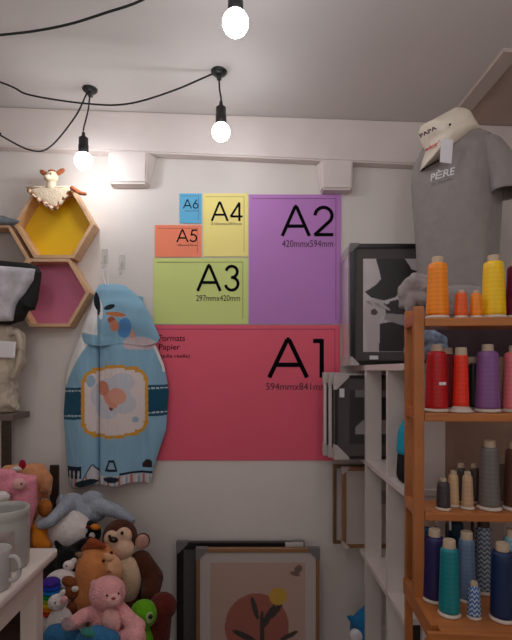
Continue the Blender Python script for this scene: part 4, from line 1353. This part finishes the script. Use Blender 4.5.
# white duck / bird with orange foot
Y = 1.93
root = empty('plush_duck', P(62, 580, Y), 'white plush duck with orange feet under the elephant', 'plush toy', GT)
b = B(); ell(b, P(67, 530, Y), (R_(26, Y), 0.08, R_(20, Y)), (0, 0.25, 0)); ell(b, P(64, 552, Y), (0.10, 0.08, 0.085)); obj('body', b, M_wh, root, mods=FUSE(0.006, 5))
M_ft = plushm('orange_foot_plush', (214, 128, 34), 0.5)
b = B(); limb(b, [P(39, 530, Y - 0.08), P(40, 541, Y - 0.10), P(46, 546, Y - 0.10)], (0.030, 0.030, 0.022)); obj('foot', b, M_ft, root, mods=FUSE(0.005, 3))
b = B(); ell(b, P(45, 508, Y - 0.05), (0.028, 0.024, 0.036)); obj('foot', b, plushm('ochre_plush', (176, 108, 44), 0.6), root, True)

# elephant
Y = 2.02
M_el = plushm('blue_grey_plush', (164, 172, 184), 0.6)
root = empty('plush_elephant', P(84, 540, Y), 'blue grey plush elephant lying across the top of the heap below the cape', 'plush toy', GT)
b = B()
ell(b, P(86, 510, Y), (R_(22, Y), 0.06, R_(13, Y)), (0, 0.1, 0)); ell(b, P(72, 505, Y - 0.02), (0.055, 0.05, 0.050)); ell(b, P(92, 498, Y), (0.045, 0.045, 0.03))
limb(b, [P(68, 505, Y - 0.06), P(60, 512, Y - 0.15), P(50, 522, Y - 0.19), P(41, 525, Y - 0.19)], (0.034, 0.026, 0.022, 0.018))
limb(b, [P(98, 506, Y - 0.02), P(116, 511, Y - 0.03), P(130, 520, Y - 0.03)], (0.036, 0.028, 0.024))
obj('body', b, M_el, root, mods=FUSE(0.006, 3))
b = B(); ell(b, P(60, 500, Y - 0.03), (0.012, 0.03, 0.026), (0, 0.4, 0.5)); obj('ear', b, M_el, root, True)

# small penguin
Y = 1.93
root = empty('plush_penguin', P(93, 548, Y), 'small black and white plush penguin with an orange beak under the elephant', 'plush toy', GT)
b = B(); ell(b, P(90, 533, Y), (0.045, 0.04, 0.05)); obj('body', b, M_bk, root, mods=FUSE(0.004, 3))
b = B(); ell(b, P(84, 530, Y - 0.034), (0.016, 0.012, 0.020)); ell(b, P(92, 536, Y - 0.036), (0.012, 0.010, 0.014)); obj('white_patch', b, M_wh, root, True)
b = B(); ell(b, P(95.5, 527, Y - 0.034), (0.020, 0.018, 0.011), (0, 0.2, 0)); obj('beak', b, M_ft, root, True)
b = B(); ell(b, P(88, 527, Y - 0.04), (0.010, 0.008, 0.006)); obj('red_patch', b, plushm('dark_red_plush', (130, 24, 36)), root, True)

# pink rabbit at the upper left
Y = 1.80
root = empty('plush_rabbit', P(18, 560, Y), 'pink plush rabbit with a pale face behind the canister', 'plush toy', GT)
M_rb = plushm('rose_plush', (238, 150, 168), 0.5)
b = B(); ell(b, P(14, 485, Y), (0.075, 0.05, 0.045)); ell(b, P(24, 500, Y + 0.01), (0.045, 0.05, 0.085)); limb(b, [P(10, 476, Y - 0.02), P(-4, 473, Y - 0.02)], (0.026, 0.018)); ell(b, P(10, 524, Y + 0.02), (0.075, 0.07, 0.07)); limb(b, [P(31, 480, Y), P(30, 505, Y), P(22, 530, Y)], (0.022, 0.024, 0.03))
ell(b, P(6, 548, Y + 0.03), (0.09, 0.08, 0.10))
obj('body', b, M_rb, root, mods=FUSE(0.006, 3))
b = B(); ell(b, P(19, 484, Y - 0.046), (0.024, 0.016, 0.022)); obj('face', b, M_pk2, root, True)
eyes(root, [P(21.5, 484, Y - 0.061)], 0.0035)
b = B(); ell(b, P(2, 497, Y - 0.055), (0.030, 0.02, 0.022)); obj('white_paw', b, M_wh, root, True)

# peach dog draped behind
Y = 1.98
root = empty('plush_lamb', P(40, 560, Y), 'peach plush animal drooping behind the pink rabbit', 'plush toy', GT)
M_pc = plushm('peach_tan_plush', (222, 156, 112), 0.5)
b = B(); limb(b, [P(8, 472, Y), P(25, 471, Y), P(38, 471, Y), P(45, 480, Y), P(45, 492, Y)], (0.03, 0.03, 0.034, 0.032, 0.026)); ell(b, P(36, 478, Y), (0.06, 0.045, 0.05)); ell(b, P(24, 502, Y), (0.07, 0.05, 0.10)); ell(b, P(18, 540, Y), (0.08, 0.06, 0.12))
obj('body', b, M_pc, root, mods=FUSE(0.006, 4))
b = B(); ell(b, P(44.5, 489, Y - 0.022), (0.022, 0.018, 0.024)); obj('muzzle', b, plushm('tan_face', (190, 132, 96)), root, True)
b = B(); ell(b, P(22.5, 465, Y - 0.02), (0.014, 0.012, 0.022)); obj('red_bow', b, plushm('red_bow', (170, 24, 46)), root, True)
b = B(); ell(b, P(17, 469, Y - 0.026), (0.022, 0.014, 0.012)); obj('white_tuft', b, M_wh, root, True)

# rainbow toy
Y = 1.66
root = empty('rainbow_toy', P(52, 640, Y), 'rainbow striped plush beside the table leg', 'plush toy', GT)
cols = [(64, 40, 140), (30, 70, 190), (20, 120, 190), (30, 150, 70), (150, 180, 40), (226, 190, 40), (222, 120, 30), (196, 50, 30)]
for i, cc in enumerate(cols):
    b = B()
    y = 582 + i * 4.2
    ell(b, P(51, y, Y), (R_(9 + 2 * math.sin(i * 0.4), Y), 0.035, R_(3.6, Y)), (0, 0.10, 0), 16)
    obj('stripe', b, plushm('rainbow_%d' % i, cc, 0.3), root, True)
b = B(); ell(b, P(50, 628, Y), (0.05, 0.04, 0.06)); obj('body', b, M_wh, root, True)
# small pale mouse with bow
Y = 1.60
root = empty('plush_unicorn', P(60, 640, Y), 'small whitish plush head with a pink bow in front of the rainbow stripes', 'plush toy', GT)
b = B(); ell(b, P(57, 602, Y), (0.030, 0.028, 0.026)); ell(b, P(62, 594, Y), (0.010, 0.01, 0.018), (0, 0.5, 0)); ell(b, P(60, 625, Y + 0.01), (0.045, 0.04, 0.06)); obj('body', b, M_wh, root, mods=FUSE(0.004, 3))
b = B(); ell(b, P(64, 600, Y - 0.024), (0.012, 0.008, 0.014), (0, 0.5, 0)); obj('bow', b, M_pk2, root, True)
eyes(root, [P(55, 603, Y - 0.027)], 0.003)
# brown white dog
Y = 1.72
root = empty('plush_dog', P(70, 640, Y), 'white and brown patched plush dog left of the horse', 'plush toy', GT)
b = B(); ell(b, P(62, 585, Y), (0.065, 0.05, 0.055)); ell(b, P(68, 607, Y), (0.06, 0.055, 0.06)); ell(b, P(68, 630, Y), (0.07, 0.06, 0.06)); obj('body', b, M_wh, root, mods=FUSE(0.005, 3))
M_b2 = plushm('rusty_brown_plush', (140, 76, 42))
for q, rr in ((P(70, 582, Y - 0.035), (0.030, 0.02, 0.018)), (P(72, 592, Y - 0.045), (0.028, 0.02, 0.024)), (P(60, 590, Y - 0.045), (0.018, 0.012, 0.012)), (P(72, 608, Y - 0.045), (0.02, 0.02, 0.03))):
    b = B(); ell(b, q, rr, (0, 0.4, 0)); obj('brown_patch', b, M_b2, root, True)
b = B(); ell(b, P(75, 589, Y - 0.062), (0.012, 0.01, 0.01)); obj('nose_patch', b, M_wh, root, True)
# blue toys at the bottom
Y = 1.55
M_b3 = plushm('sky_plush', (56, 116, 160), 0.6); M_b4 = plushm('sea_green_plush', (60, 130, 120), 0.6)
root = empty('plush_octopus', P(60, 660, Y), 'blue plush at the bottom edge beside the table, lowest of the heap', 'plush toy', GT)
b = B(); ell(b, P(58, 640, Y), (0.055, 0.045, 0.05)); limb(b, [P(52, 632, Y), P(46, 640, Y), P(44, 655, Y)], (0.022, 0.022, 0.022)); limb(b, [P(66, 634, Y), P(76, 636, Y - 0.02), P(80, 650, Y - 0.02)], (0.022, 0.020, 0.02)); obj('body', b, M_b3, root, mods=FUSE(0.005, 3))
Y = 1.47
root = empty('plush_dinosaur', P(98, 660, Y), 'blue green plush lying under the pink bear at the bottom edge', 'plush toy', GT)
b = B(); limb(b, [P(84, 640, Y), P(96, 636, Y), P(112, 640, Y)], (0.026, 0.032, 0.026)); ell(b, P(98, 648, Y + 0.01), (0.07, 0.04, 0.035)); obj('body', b, M_b3, root, mods=FUSE(0.005, 3))
b = B(); ell(b, P(90, 632.5, Y - 0.012), (0.030, 0.02, 0.012), (0, 0.15, 0)); obj('green_crest', b, M_b4, root, True)
